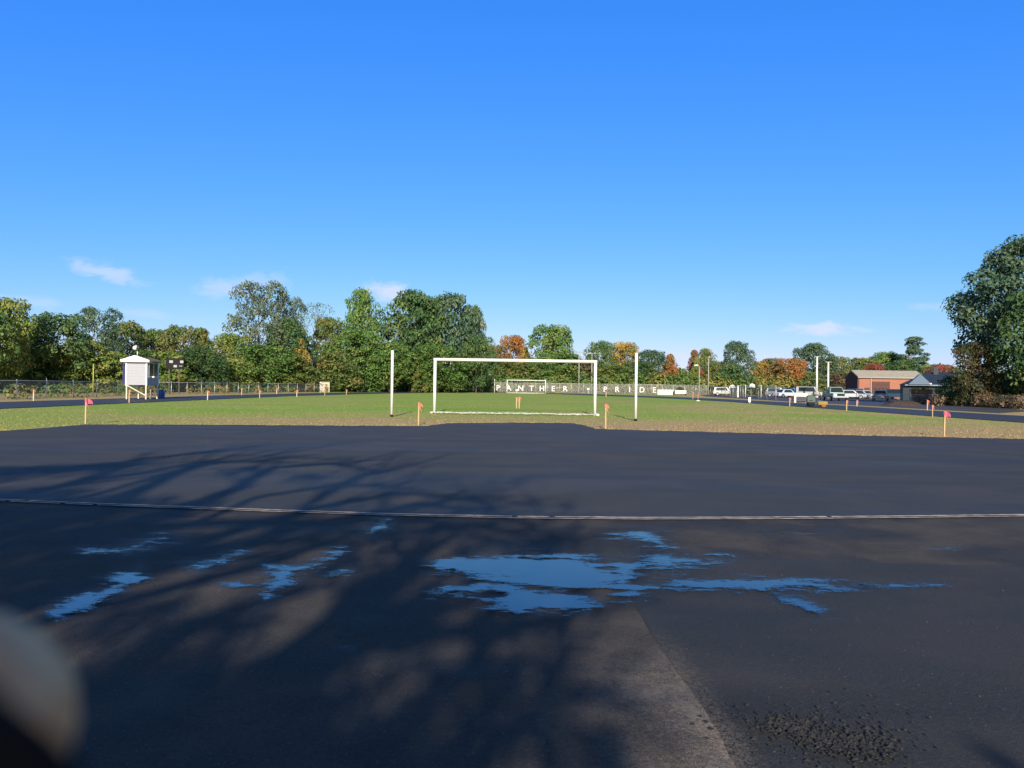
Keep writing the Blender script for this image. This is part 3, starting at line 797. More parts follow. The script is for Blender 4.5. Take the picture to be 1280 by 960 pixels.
# ------------------------------------------------------------------ stakes
WOOD = plain('stake_wood', (0.46, 0.33, 0.19), .8, .15, .2, 12)
PINK = plain('pink_flagging', (0.60, 0.11, 0.18), .6, .3, .1)
CORAL = plain('coral_flagging', (0.62, 0.20, 0.15), .6, .3, .1)
PALE = plain('bleached_stake', (0.55, 0.47, 0.38), .8, .15, .2, 12)
def flag_mesh(rnd, w=.17, h=.16, droop=.06):
    b = MB(); n = 5
    vs = []
    for i in range(n + 1):
        t = i / n
        x = .02 + w*t; y = .03*math.sin(t*5 + rnd.random()*3) ; dz = -droop*t*t
        vs += [(x, y, dz), (x, y + .01, dz - h*(1 - .55*t))]
    b.add(vs, [(2*i, 2*i+1, 2*i+3, 2*i+2) for i in range(n)])
    # the knot and a hanging tail
    b.tube([(0, 0, -.10), (0, 0, 0)], .032, 6)
    b.tube([(.015, -.02, -.05), (.05, -.03, -.20), (.10, -.02, -.30)], [.014, .016, .004], 5)
    return b
def stake(px, py, tp, kind, label, Y=None):
    x, y = up(px, py) if Y is None else (xat(px, Y), Y)
    h = hgt(px, tp, y); rnd = random.Random(int(px*7))
    r = empty('survey_stake', (x, y, 0), rnd.uniform(-.3, .3), label, 'stake', 'wooden stakes with pink flagging around the track')
    k = 0.019 if y < 40 else 0.03
    lean = rnd.uniform(-.02, .02)
    b = MB(); b.frustum((-k, k, -k*.7, k*.7), (-k+lean*h, k+lean*h, -k*.7, k*.7), -.05, h)
    b.build('stick', PALE if kind == 'pale' else WOOD, r)
    f = flag_mesh(rnd, .17 if kind == 'pink' else .10, .17 if kind == 'pink' else .12, .1)
    s = 1.0 if y < 45 else 1.25
    fo = f.build('flag', PINK if kind in ('pink',) else CORAL, r); fo.location = (lean*h, 0, h - .005); fo.scale = (s, s, s)
    m = fo.modifiers.new('thick', 'SOLIDIFY'); m.thickness = .004
    return r
for a_ in [
 (107, 530, 498, 'pink', 'stake with bright pink flag nearest the booth side of the asphalt'),
 (523, 532, 503, 'coral', 'stake with coral ribbon between the white upright and the goal post'),
 (757, 537, 505, 'coral', 'stake with coral ribbon beside the goal, at the asphalt edge'),
 (1180, 545.5, 514, 'pink', 'stake with bright pink flag in front of the overgrown fence'),
 (645.5, 510.5, 496.5, 'coral', 'slanting stake of the pair seen inside the near goal'),
 (649, 510.5, 496, 'coral', 'upright stake with fluttering ribbon of the pair inside the goal'),
 (161.5, 504, 487, 'coral', 'stake with faded ribbon in front of the booth legs'),
 (42, 501, 487, 'pale', 'pale stake outside the track near the light green tree'),
 (259.5, 500, 488, 'pale', 'pale stake on the track edge past the blue barrel'),
 (302, 494.5, 485, 'coral', 'coral-tipped stake before the long fence, under the light bushes'),
 (324.5, 497.5, 487.5, 'coral', 'coral-tipped stake under the tallest airy tree'),
 (346, 493, 485, 'pale', 'small stake against the fence under the broad green tree'),
 (371, 496, 487, 'pale', 'pale stake under the slim yellowing tree'),
 (406, 494.5, 487, 'coral', 'short stake in front of the pale shed'),
 (433, 493.7, 487, 'coral', 'small stake past the pale shed'),
 (757.5, 496, 489.5, 'pale', 'tiny stake below the letter P of the shorter word'),
 (866, 499.5, 490, 'coral', 'stake beside the white dish-shaped stand'),
 (987, 508, 497, 'coral', 'coral stake in front of the parked cars'),
 (1058, 513.5, 500, 'coral', 'coral stake just past the roller'),
 (1071, 508, 500, 'pale', 'pale stake below the silver car'),
 (1159, 513.5, 500, 'coral', 'pale coral stake before the overgrown fence, taller of two'),
 (1165.5, 521, 506, 'coral', 'coral stake at the track edge before the overgrown fence'),
]: stake(*a_)

# ------------------------------------------------------------------ announcer booth on stilts
BW = plain('booth_siding', (0.36, 0.365, 0.41), .6, .3, .03)
TRIM = plain('booth_trim', (0.80, 0.80, 0.79), .5, .4, .03)
ROOF = plain('booth_shingle', (0.17, 0.115, 0.095), .85, .2, .3, 14)
GLASS = plain('dark_glass', (0.02, 0.03, 0.035), .08, .6, .1)
NAVY = plain('navy_panel', (0.03, 0.025, 0.12), .6, .3)
LEGW = plain('booth_lumber', (0.60, 0.54, 0.43), .8, .2, .15)
bx, by = up(170, 499.5)
booth = empty('announcer_booth', (bx, by, 0), R(4), 'white announcer booth on timber stilts with a shingled gable roof', 'booth')
W, D, Z0, Z1 = 1.42, 1.9, 1.02, 2.62
b = MB().box(-W/2, W/2, 0, D, Z0, Z1); body = b.build('wall', BW, booth)
sd = MB()
for i in range(1, 8): sd.box(-W/2 + .01, W/2 - .01, -.012, -.004, Z0 + i*.2 - .006, Z0 + i*.2 + .006)
sd.build('siding_line', plain('siding_seam', (0.375, 0.38, 0.43), .7), body)  # seam strips, slightly paler than the wall
for x in (-W/2 - .02, W/2 - .08):
    for y in (-.025, D - .09):
        MB().box(x, x + .10, y, y + .11, Z0 - .06, Z1 - .004).build('corner_board', TRIM, booth)
rb = MB(); e = .27; hr = .34
prof = [(-W/2 - e, Z1), (0, Z1 + hr), (W/2 + e, Z1), (W/2 + e, Z1 - .04), (0, Z1 + hr - .05), (-W/2 - e, Z1 - .04)]
n = len(prof)
rb.add([(x, -e, z + .07) for x, z in prof] + [(x, D + e, z + .07) for x, z in prof], [tuple(range(n)), tuple(reversed(range(n, 2*n)))] + [(i, i + n, (i+1) % n + n, (i+1) % n) for i in range(n)])
rb.build('roof', ROOF, booth)
gb = MB(); gb.add([(-W/2 - e, -e + .02, Z1 - .01), (W/2 + e, -e + .02, Z1 - .01), (W/2+e, -e+.02, Z1 + .04), (0, -e + .02, Z1 + hr + .03), (-W/2-e, -e+.02, Z1+.04),
                   (-W/2 - e, .05, Z1 - .01), (W/2 + e, .05, Z1 - .01), (W/2+e, .05, Z1+.04), (0, .05, Z1 + hr + .03), (-W/2-e, .05, Z1+.04)],
                  [(0,1,2,3,4), (9,8,7,6,5), (0,5,6,1), (1,6,7,2), (4,9,5,0)])
gb.build('gable', TRIM, booth)
fb = MB()
for s in (-1, 1):
    fb.add([(s*(W/2+e), -e - .02, Z1 + .02), (s*(W/2+e), -e - .02, Z1 + .13), (0, -e - .02, Z1 + hr + .12), (0, -e - .02, Z1 + hr),
            (s*(W/2+e), -e, Z1 + .02), (s*(W/2+e), -e, Z1 + .13), (0, -e, Z1 + hr + .12), (0, -e, Z1 + hr)],
           [(0,1,2,3), (7,6,5,4), (0,4,5,1), (1,5,6,2), (3,2,6,7), (0,3,7,4)])
fb.build('bargeboard', TRIM, booth)
win = MB().box(W/2 + .002, W/2 + .03, .25, D - .2, Z0 + .62, Z1 - .1).build('window', GLASS, booth)
wf = MB()
for y in (.22, .95, 1.65, D - .22): wf.box(W/2 + .004, W/2 + .05, y, y + .05, Z0 + .58, Z1 - .08)
wf.box(W/2 + .006, W/2 + .055, .22, D - .17, Z0 + .54, Z0 + .60)
wf.build('window_frame', TRIM, win)
lm = MB().lathe([(.02, 0), (.10, .05), (.10, .12), (.03, .16)], (W/2 + .14, .7, Z0 + .48)).build('wall_lamp', WHITE, booth)
MB().box(-W/2 - .36, -W/2 - .003, .3, .36, Z0 + .05, Z1 - .1).build('open_shutter', NAVY, booth)
for x in (-W/2 + .02, W/2 - .10):
    for y in (0.0, D - .1):
        MB().frustum((x, x+.09, y, y+.09), (x, x+.09, y, y+.09), 0, Z0 - .002).build('leg', LEGW, booth)
MB().tube([(-W/2 + .08, -.02, Z0 - .03), (W/2 - .06, -.02, .28)], .045, 4).build('brace', LEGW, booth)
for y in (.75, 1.9): MB().tube([(W/2 - .05, y, 0), (W/2 - .05, y + .02, .55), (W/2 - .1, y + .1, Z0 - .01)], .05, 6).build('stair_rail', LEGW, booth)
sp = empty('loudspeaker', (bx, by, Z1 + hr), 0, 'pair of white horn loudspeakers on a mast over the booth roof', 'loudspeaker')
sp.location = (bx, by + .1, Z1 + hr + .1)
MB().tube([(0,0,-.06),(0,0,.45)], .03, 8).build('mast', WHITE, sp, True)
for s, tl in ((-1, .1), (1, .35)):
    h_ = MB(); h_.lathe([(.03, 0), (.04, .10), (.07, .18), (.14, .26), (.15, .27), (.10, .25)], n=16)
    o = h_.build('horn', plain('horn_grey', (.55,.55,.55), .5), sp, True); o.location = (s*.13, 0, .47 + tl*.2); o.rotation_euler = (R(80), 0, R(-35 if s > 0 else 20)); 

# blue barrel
x, y = up(201.5, 498.2)
r = empty('plastic_barrel', (x, y, 0), 0, 'bright blue plastic barrel beside the booth stilts', 'barrel')
BLUE = plain('barrel_blue', (0.02, 0.10, 0.50), .4, .5)
MB().lathe([(.20,0),(.23,.03),(.245,.18),(.235,.2),(.25,.22),(.25,.38),(.235,.4),(.245,.42),(.23,.56),(.20,.60)], n=20).build('drum', BLUE, r, True)
MB().lathe([(.22,.595),(.23,.62),(.05,.63)], n=20).build('lid', plain('lid_blue', (.015,.07,.38), .4, .5), r, True)

# scoreboard
Y = 74; x = xat(218.5, Y)
r = empty('scoreboard', (x, Y, 0), R(6), 'black scoreboard with pale digit panels on two posts', 'scoreboard')
zt, zb = hgt(218, 448.5, Y), hgt(218, 461.5, Y); w = wid(21.5, Y)
MB().box(-w/2, w/2, -.1, .1, zb, zt).build('board', BLACK, r, bevel=.015)
DIG = plain('digit_panel', (.36,.36,.38), .5)
for (a_, c_, z0, z1) in ((-.60, -.20, .60, .84), (.60, .96, .60, .84), (-.12, .24, .18, .40), (.48, .84, .28, .34)):
    MB().box(a_*w/2, c_*w/2, -.115, -.103, zb + (zt-zb)*z0, zb + (zt-zb)*z1).build('digit_panel', DIG, r)
MB().box(-w/2 - .01, w/2 + .01, -.13, .12, zt + .002, zt + .05).build('hood', BLACK, r)
for s in (-.62, .48): MB().box(s*w/2 - .06, s*w/2 + .06, -.05, .07, 0, zb - .002).build('post', plain('rust_post', (.10,.07,.055), .8), r)
# yellow-green foul pole
Y = 60
r = empty('marker_pole', (xat(116.5, Y), Y, 0), 0, 'slim yellow-green pole standing before the trees near the booth', 'pole')
MB().tube([(0,0,0),(0,0,hgt(116, 455, Y))], .045, 8).build('pole', plain('pole_yellow', (.34,.38,.06), .5), r, True)
MB().tube([(0,0,0),(0,0,.12)], .08, 8).build('footing', GALV, r, True)
# pale shed
Y = 108; x = xat(406, Y)
r = empty('storage_shed', (x, Y, 0), R(14), 'pale beige equipment shed with a white edge by the far fence corner', 'shed')
MB().box(-.72, .72, 0, 1.2, 0, 1.5).build('wall', plain('shed_beige', (.50,.44,.33), .7), r)
MB().box(-.76, -.55, -.02, .2, 0, 1.52).build('corner_board', TRIM, r)
MB().box(-.8, .78, -.06, 1.26, 1.53, 1.6).build('roof', plain('shed_roof', (.3,.27,.23), .8), r)
dr = MB().box(.05, .5, -.02, -.004, .05, 1.25).build('door', plain('shed_door', (.33,.25,.17), .7), r)
MB().box(.08, .12, -.05, -.022, .6, .75).build('handle', BLACK, dr)

# ------------------------------------------------------------------ lamp posts
LP = plain('lamp_pole', (.33,.33,.30), .5, .4, .1)
LH = plain('lamp_head', (.62,.62,.62), .4, .5)
for px, tp, Y, lab, k in ((583.5, 438, 146, 'slim lamp post with a pale head, outer one over the crossbar corner', 1), (597.5, 443.5, 152, 'slim lamp post with a pale head, inner one of the crossbar pair', 1),
                          (872.5, 456.5, 152, 'dark curved lamp post beside the vine-covered tree', -1)):
    r = empty('lamp_post', (xat(px - 1.5*k, Y), Y, 0), 0, lab, 'lamp post', 'lamp posts behind the far fence')
    h = hgt(px, tp, Y)
    MB().tube([(0,0,0),(0,0,h*.6),(0,0,h - .15)], [.11,.09,.07], 8).build('pole', LP, r, True)
    MB().tube([(0,0,h - .2),(k*.25,-.05,h-.02),(k*.5,-.1,h)], .05, 6).build('arm', LP, r, True)
    MB().frustum((k*.75-.45, k*.75+.45, -.35, .15), (k*.75-.35, k*.75+.35, -.28, .08), h - .14, h + .10).build('lamp_head', LH, r)
for px, tp, Y, lab, n in ((723.5, 439, 154, 'pole carrying a small bar of floodlights beside the big green tree', 2), (739.5, 441, 156, 'pole with a cluster of floodlights over the goal corner', 4),
                          (885.5, 446, 153, 'bare pole with a crossarm beside the olive tree', 1)):
    r = empty('floodlight_pole', (xat(px, Y), Y, 0), 0, lab, 'light pole', 'floodlight poles behind the lettered fence')
    h = hgt(px, tp, Y)
    MB().tube([(0,0,0),(0,0,h)], [.12,.08], 8).build('pole', LP, r, True)
    MB().tube([(-.5*n,0,h-.2),(.5*n,0,h-.2)], .06, 6).build('crossarm', LP, r, True)
    for i in range(n):
        o = MB().lathe([(.06,0),(.13,.08),(.17,.2),(.15,.21)], n=12).build('floodlight', LP, r, True)
        o.location = (-.5*n + (i + .5) + .1, -.1, h - .1); o.rotation_euler = (R(75), 0, R(-20 + 15*i))
for px, tp, by_, lab in ((1021.5, 446, 494, 'white light pole, taller of the two beside the roller'), (1035.5, 453, 493, 'white light pole, shorter one above the teal truck')):
    Y = 118
    r = empty('light_pole', (xat(px, Y, tp), Y, 0), 0, lab, 'light pole', 'white light poles in the parking lot')
    h = hgt(px, tp, Y)
    MB().tube([(0,0,.4),(0,0,h)], [.17,.12], 10).build('pole', WHITE, r, True)
    MB().lathe([(.28,0),(.28,.38),(.2,.42)], n=12).build('footing', plain('concrete', (.38,.36,.33), .85), r, True)
    MB().box(-.5, .5, -.15, .15, h + .003, h + .12).build('lamp_head', plain('lamp_weathered', (.3,.3,.3), .6), r)

# basketball hoops
for px, tp, Y, lab in ((915, 481, 120, 'fan-shaped white basketball backboard beside the dark booth box'), (940, 479.5, 124, 'fan-shaped white basketball backboard beyond the first hoop')):
    h = hgt(px, tp, Y)
    r = empty('basketball_hoop', (xat(px, Y), Y, 0), R(-8), lab, 'basketball hoop', 'basketball hoops')
    a = .46
    pts = [(-a, 0), (a, 0)] + [(a*1.02*math.cos(t), .22 + .44*math.sin(t)) for t in [i*math.pi/10 for i in range(11)]]
    b = MB(); n = len(pts)
    b.add([(x, -.25, h - .66 + z) for x, z in pts] + [(x, -.20, h - .66 + z) for x, z in pts], [tuple(range(n)), tuple(reversed(range(n, 2*n)))] + [(i, i+n, (i+1) % n + n, (i+1) % n) for i in range(n)])
    b.build('backboard', WHITE, r)
    MB().tube([(.0, .5, 0), (.0, .45, h*.75), (0, -.18, h - .35)], .06, 8).build('pole', GALV, r, True)
    b = MB(); b.tube([(.2*math.cos(t), -.5 + .2*math.sin(t), h - .6) for t in [i*math.pi/8 for i in range(17)]], .015, 5)
    b.build('rim', CORAL, r)
# dark box and white posts by the hoops
Y = 112; x = xat(919, Y)
r = empty('utility_cabinet', (x, Y, 0), 0, 'dark green cabinet door beside a white post under the hoops', 'cabinet')
MB().box(-.55, .30, 0, .5, 0, 1.55).build('body', plain('cabinet_dark', (.03,.045,.05), .5), r)
MB().box(.34, .56, -.05, .15, 0, 1.9).build('post', WHITE, r)
for px, lab in ((932, 'white fence post between the basketball backboards'), (951.5, 'white fence post past the second backboard')):
    Y = 113
    r = empty('gate_post', (xat(px, Y), Y, 0), 0, lab, 'post', 'white posts along the court fence')
    MB().tube([(0,0,0),(0,0,hgt(px, 482, Y))], .07, 8).build('post', WHITE, r, True)
    MB().lathe([(.085,0),(.085,.05),(.02,.1)], (0,0,hgt(px, 482, Y)), n=8).build('cap', WHITE, r, True)
# white bin and white dish stand on the track
x, y = up(936.8, 504.5)
r = empty('white_marker', (x, y, 0), 0, 'small white upright marker panel at the track edge below the hoops', 'marker')
MB().box(-.11, .11, -.04, .04, .12, .58).build('panel', WHITE, r, bevel=.02)
MB().tube([(.03,0,0),(.03,0,.13)], .03, 6).build('leg', GALV, r)
x, y = up(872.5, 501.3)
r = empty('flag_stand', (x, y, 0), 0, 'white round base carrying a coral pole at the track edge', 'stand')
MB().lathe([(.22,0),(.2,.06),(.05,.1)], n=14).build('base', WHITE, r, True)
MB().tube([(0,0,.1),(0,0,.78)], .035, 6).build('pole', CORAL, r, True)
# small white boxes by the far fence
for px, lab in ((646, 'small white box below the letters inside the far goal'), (735.5, 'small white panel between the two words on the fence')):
    Y = 143
    r = empty('white_box', (xat(px, Y), Y, .3), 0, lab, 'box', 'small white boxes by the far fence')
    MB().box(-.22, .22, 0, .3, 0, .36).build('body', WHITE, r, bevel=.03)
    MB().box(-.24, .24, -.02, .32, .365, .41).build('lid', TRIM, r)
    if px > 700: r.location.z = .75
    MB().box(-.03, .03, .1, .16, -r.location.z, -.003).build('stand', GALV, r)

# low white barrier and covered pile near the court
Y = 140; x0, x1 = xat(822, Y), xat(842, Y)
r = empty('low_wall', (x0, Y, 0), 0, 'low pale pink-white wall panel after the last letter', 'wall')
MB().box(0, x1-x0, 0, .2, 0, .95).build('panel', plain('wall_pale', (.62,.56,.52), .8), r)
MB().box(-.05, x1-x0+.05, -.05, .25, .955, 1.02).build('coping', TRIM, r)
Y = 132; x = xat(851, Y)
r = empty('brush_trailer', (x, Y, 0), 0, 'white trailer heaped with brown brush by the court fence', 'trailer')
w = wid(14, Y)
MB().box(-w/2, w/2, 0, 1.6, .32, .95).build('bed', WHITE, r, bevel=.03)
rng = np.random.RandomState(40)
me = leaves_mesh('brush', *lobes_to_leaves([(0, .8, 1.05, .6, .9), (-.4, .7, .95, .4, .8), (.45, .8, 1.0, .42, .8)], 900, .10, rng), rng); me.materials.append(LF['brown'])
o = bpy.data.objects.new('brush_heap', me); col.objects.link(o); o.parent = r
for s in (-1, 1):
    o = MB().lathe([(.28,-.08),(.3,-.05),(.3,.05),(.28,.08)], n=16).build('wheel', BLACK, r, True); o.rotation_euler = (0, R(90), 0); o.location = (s*(w/2+.09), .8, .3)

# ------------------------------------------------------------------ vehicles
TYRE = plain('tyre', (.02,.02,.02), .8); RIM = plain('rim', (.35,.35,.36), .35, .5, .05, 5, .7)
CHROME = plain('lamp_glass', (.65,.65,.62), .15, .6); TAIL = plain('tail_lamp', (.35,.02,.02), .3, .5)
def car(px, Y, rz, c, label, kind='sedan', name='parked_car'):
    r = empty(name, (xat(px, Y), Y, 0), rz, label, 'truck' if kind == 'pickup' else ('van' if kind == 'van' else 'car'), 'vehicles parked in the lot')
    P = plain('car_' + '_'.join(str(int(v*100)) for v in c), c, .3, .5, .04)
    L, Wd = (4.5, 1.75) if kind != 'pickup' else (5.2, 1.9)
    hood, roof, z0 = (.82, 1.42, .3) if kind == 'sedan' else ((1.0, 1.75, .42) if kind == 'pickup' else ((1.0, 1.95, .35) if kind == 'van' else (.95, 1.68, .36)))
    l, w = L/2, Wd/2
    b = MB(); b.frustum((-w, w, -l, l), (-w*.94, w*.94, -l*.97, l*.97), z0, hood)
    b.build('body', P, r, bevel=.10)
    if kind == 'sedan': gb_, gt = (-1.15, 1.55), (-.45, 1.0)
    elif kind == 'suv': gb_, gt = (-1.1, 2.1), (-.55, 1.9)
    elif kind == 'van': gb_, gt = (-1.7, 2.15), (-1.2, 2.1)
    else: gb_, gt = (-.95, .75), (-.45, .6)
    cab = MB(); cab.frustum((-w*.92, w*.92, gb_[0], gb_[1]), (-w*.74, w*.74, gt[0], gt[1]), hood - .02, roof)
    cb = cab.build('cabin', P, r, bevel=.06)
    zz0, zz1 = hood + .07, roof - .09
    def lerp(a, c_, z): t = (z - hood + .02) / (roof - hood + .02); return a + (c_ - a)*t
    for s in (-1, 1):     # side windows
        q = MB(); n_ = []
        for yy, z in ((.12, zz0), (.88, zz0), (.88, zz1), (.12, zz1)):
            xa = lerp(w*.92, w*.74, z) + .006
            y0_, y1_ = lerp(gb_[0], gt[0], z), lerp(gb_[1], gt[1], z)
            n_.append((s*xa, y0_ + (y1_-y0_)*yy, z))
        q.add(n_ + [(v[0] - s*.02, v[1], v[2]) for v in n_], [(0,1,2,3), (7,6,5,4), (0,4,5,1), (1,5,6,2), (2,6,7,3), (3,7,4,0)])
        q.build('window', GLASS, cb)
    for a_, c_, nm, d in ((gb_[0], gt[0], 'windscreen', -1), (gb_[1], gt[1], 'rear_window', 1)):
        n_ = []
        for xx, z in ((-.86, zz0), (.86, zz0), (.86, zz1), (-.86, zz1)):
            n_.append((xx*lerp(w*.92, w*.74, z), lerp(a_, c_, z) + d*.008, z))
        MB().add(n_ + [(v[0], v[1] - d*.02, v[2]) for v in n_], [(0,1,2,3), (7,6,5,4), (0,4,5,1), (1,5,6,2), (2,6,7,3), (3,7,4,0)]).build(nm, GLASS, cb)
    for sx in (-1, 1):
        for sy in (-.62, .62):
            o = MB().lathe([(.24,-.1),(.33,-.08),(.34,0),(.33,.08),(.24,.1)], n=18).build('wheel', TYRE, r, True)
            o.rotation_euler = (0, R(90), 0); o.location = (sx*(w - .07), sy*l, .34)
            MB().lathe([(.2,-.115),(.2,.115)], n=14).build('rim', RIM, o)
        MB().box(sx*w*.72 - .17, sx*w*.72 + .17, -l - .015, -l + .05, hood - .28, hood - .12).build('headlight', CHROME, r)
        MB().box(sx*w*.75 - .14, sx*w*.75 + .14, l - .05, l + .015, hood - .28, hood - .10).build('tail_light', TAIL, r)
    MB().box(-w*.92, w*.92, -l - .05, -l + .03, z0 + .02, z0 + .18).build('bumper', RIM if kind == 'pickup' else BLACK, r)
    if kind == 'pickup':
        MB().box(-w*.85, w*.85, .95, l*.94, hood + .005, hood + .02).build('bed_floor', BLACK, r)
        MB().box(-w*.45, w*.45, -l - .03, -l + .01, hood - .34, hood - .10).build('grille', BLACK, r)
    return r
car(1101, 93, R(150), (.40,.42,.45), 'silver car parked by the lot fence before the garage')
car(1044, 88, R(-10), (.16,.29,.27), 'pale teal pickup truck facing the field beside the white poles', 'pickup', 'pickup_truck')
car(1011.5, 128, R(60), (.40,.40,.40), 'white van parked behind the white barrier', 'van', 'parked_van')
car(1063, 112, R(70), (.42,.43,.45), 'pale grey car half hidden beyond the teal truck')
car(1080, 116, R(20), (.45,.45,.45), 'light car parked beside the brick gable')
car(1072, 120, R(10), (.05,.08,.16), 'dark blue car between two pale cars', 'suv')
car(1124, 116, R(40), (.04,.09,.16), 'dark blue car in shade by the blue house', 'suv')
car(972, 126, R(75), (.10,.14,.20), 'dark car behind the court fence', 'suv')
car(983, 118, R(110), (.45,.50,.60), 'pale blue car behind the court fence')
car(990, 130, R(60), (.06,.16,.36), 'blue car with tinted glass behind the court fence', 'suv')
car(905, 138, R(85), (.42,.42,.42), 'grey car seen through the court fence', 'suv')
# white barrier with dark grille
x, y = up(1001, 503.5)
r = empty('white_barrier', (x, y, 0), R(5), 'white framed barrier panel with a dark slatted opening', 'barrier')
w = wid(17.5, y); h = hgt(1001, 491.5, y)
MB().box(-w/2, w/2, -.06, .06, h*.66, h).build('board', WHITE, r)
for s in (-1, 1): MB().box(s*(w/2 - .09) - .09, s*(w/2 - .09) + .09, -.055, .055, 0, h*.66 - .002).build('leg', WHITE, r)
for i in range(3): MB().box(-w/2 + .2, w/2 - .2, -.03, .03, h*(.20 + .15*i), h*(.29 + .15*i)).build('slat', plain('slat_dark', (.09,.09,.10), .6), r)

# road roller on the track
x, y = up(1020.5, 508.8)
r = empty('road_roller', (x, y, 0), R(72), 'small dark green road roller with a yellow drum on the track', 'roller')
GREEN = plain('roller_green', (.018,.05,.045), .45, .5); YEL = plain('roller_yellow', (.30,.17,.03), .5, .4)
# local -Y is the travelling direction (towards +X after the turn)
MB().frustum((-.38, .38, .05, .72), (-.34, .34, .12, .70), .34, .88).build('engine_cover', GREEN, r, bevel=.04)
MB().box(-.36, .36, -.35, .046, .30, .52).build('deck', GREEN, r, bevel=.02)
st = MB().box(-.2, .2, -.12, .22, .885, .96).build('seat', BLACK, r, bevel=.03)
MB().box(-.2, .2, .16, .24, .963, 1.18).build('seat_back', BLACK, st, bevel=.02)
MB().tube([(0,-.30,.5),(0,-.24,.95)], .025, 6).build('steering_column', BLACK, r)
b = MB(); b.tube([(.15*math.cos(t), -.24 + .05*math.sin(t), .97 + .14*math.sin(t)) for t in [i*math.pi/8 for i in range(17)]], .015, 5); b.build('steering_wheel', BLACK, r)
for yy, nm, m in ((.42, 'rear_drum', BLACK), (-.48, 'front_drum', YEL)):
    o = MB().lathe([(.05,-.37),(.25,-.37),(.28,-.35),(.28,.35),(.25,.37),(.05,.37)], n=24).build(nm, m, r, True); o.rotation_euler = (0, R(90), 0); o.location = (0, yy, .285 if yy > 0 else .21)
    if yy < 0: o.scale = (.72, .72, .96)
for s in (-1, 1): MB().box(s*.40 - .03, s*.40 + .03, -.74, -.1, .20, .44).build('drum_yoke', YEL, r)
for s in (-1, 1): MB().tube([(s*.36,.30,.88),(s*.36,.30,1.02),(s*.2,.30,1.03)], .02, 6).build('handrail', GREEN, r)

# ------------------------------------------------------------------ buildings
def m_brick():
    m, g = mat_new('brick')
    tc = g.n('ShaderNodeTexCoord').outputs['Object']
    s = g.n('ShaderNodeSeparateXYZ', {0: tc})
    v = g.n('ShaderNodeCombineXYZ', {0: g.math('ADD', s.outputs[0], s.outputs[1]), 1: s.outputs[2]})
    br = g.n('ShaderNodeTexBrick', {'Vector': v.outputs[0], 'Color1': (.36,.115,.065,1), 'Color2': (.28,.085,.05,1), 'Mortar': (.32,.22,.17,1), 'Scale': 1.0, 'Mortar Size': .012, 'Brick Width': .24, 'Row Height': .09})
    n = g.noise(tc, .7, 4)
    finish(g, g.mix(g.math('MULTIPLY', g.ramp(n, .35, .7), .35), br.outputs[0], c4((.40,.16,.10))), .85, .2, n, .1)
    return m
Y = 128; xa, xb = xat(1074, Y), xat(1152, Y)
r = empty('brick_garage', (xa, Y, 0), 0, 'long low brick building with pale roof and wide brown garage door', 'building')
w = xb - xa; eh = hgt(1100, 473, Y); rh = hgt(1100, 467, Y + 2)
BR = m_brick()
MB().box(0, w, 0, 4.6, 0, eh).build('wall', BR, r)
b = MB(); gx = -.0
# gable wall on the shaded end, its shade painted in as dark brown
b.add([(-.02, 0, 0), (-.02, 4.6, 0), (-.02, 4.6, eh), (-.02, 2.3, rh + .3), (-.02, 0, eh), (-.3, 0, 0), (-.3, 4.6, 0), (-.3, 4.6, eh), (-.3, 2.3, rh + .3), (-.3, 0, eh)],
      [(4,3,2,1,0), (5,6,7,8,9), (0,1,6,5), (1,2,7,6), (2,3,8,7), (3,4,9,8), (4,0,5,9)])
b.build('gable_wall', plain('gable_shade_brown', (.10,.055,.05), .85), r)
b = MB(); e = .35
b.add([(-.4, -e, eh + .02), (w + e, -e, eh + .02), (w + e, 2.3, rh + .35), (-.4, 2.3, rh + .35), (w + e, 4.6 + e, eh + .02), (-.4, 4.6 + e, eh + .02),
       (-.4, -e, eh + .27), (w + e, -e, eh + .27), (w + e, 2.3, rh + .6), (-.4, 2.3, rh + .6), (w + e, 4.6 + e, eh + .27), (-.4, 4.6 + e, eh + .27)],
      [(6,7,8,9), (9,8,10,11), (0,3,2,1), (3,5,4,2), (0,1,7,6), (5,11,10,4), (1,2,8,7), (2,4,10,8), (0,6,9,3), (3,9,11,5)])
b.build('roof', plain('roof_pale', (.30,.27,.225), .8, .2, .12, 2), r)
BRN = plain('door_brown', (.085,.035,.03), .6)
gd = MB().box(xat(1090, Y) - xa, xat(1112, Y) - xa, -.10, -.004, 0.02, hgt(1100, 477, Y)).build('garage_door', BRN, r)
for i in range(1, 5):
    z = hgt(1100, 477, Y) * i / 5
    MB().box(xat(1090, Y) - xa + .05, xat(1112, Y) - xa - .05, -.125, -.104, z - .03, z + .03).build('door_rail', plain('door_rail', (.05,.022,.02), .6), gd)
for k in range(4):
    xw = xat(1093.5 + k*5, Y) - xa
    MB().box(xw - .18, xw + .18, -.12, -.103, 1.55, 1.85).build('pane', GLASS, gd)
dd = MB().box(xat(1080.5, Y) - xa, xat(1087, Y) - xa, -.06, -.004, 0.02, 1.9).build('door', BRN, r)
MB().box(xat(1086, Y) - xa, xat(1086.5, Y) - xa, -.10, -.062, .9, 1.0).build('handle', RIM, dd)
MB().tube([(xat(1088.6, Y) - xa, -.1, 0), (xat(1088.6, Y) - xa, -.1, eh)], .07, 6).build('downpipe', plain('pipe_pale', (.45,.36,.30), .6), r)

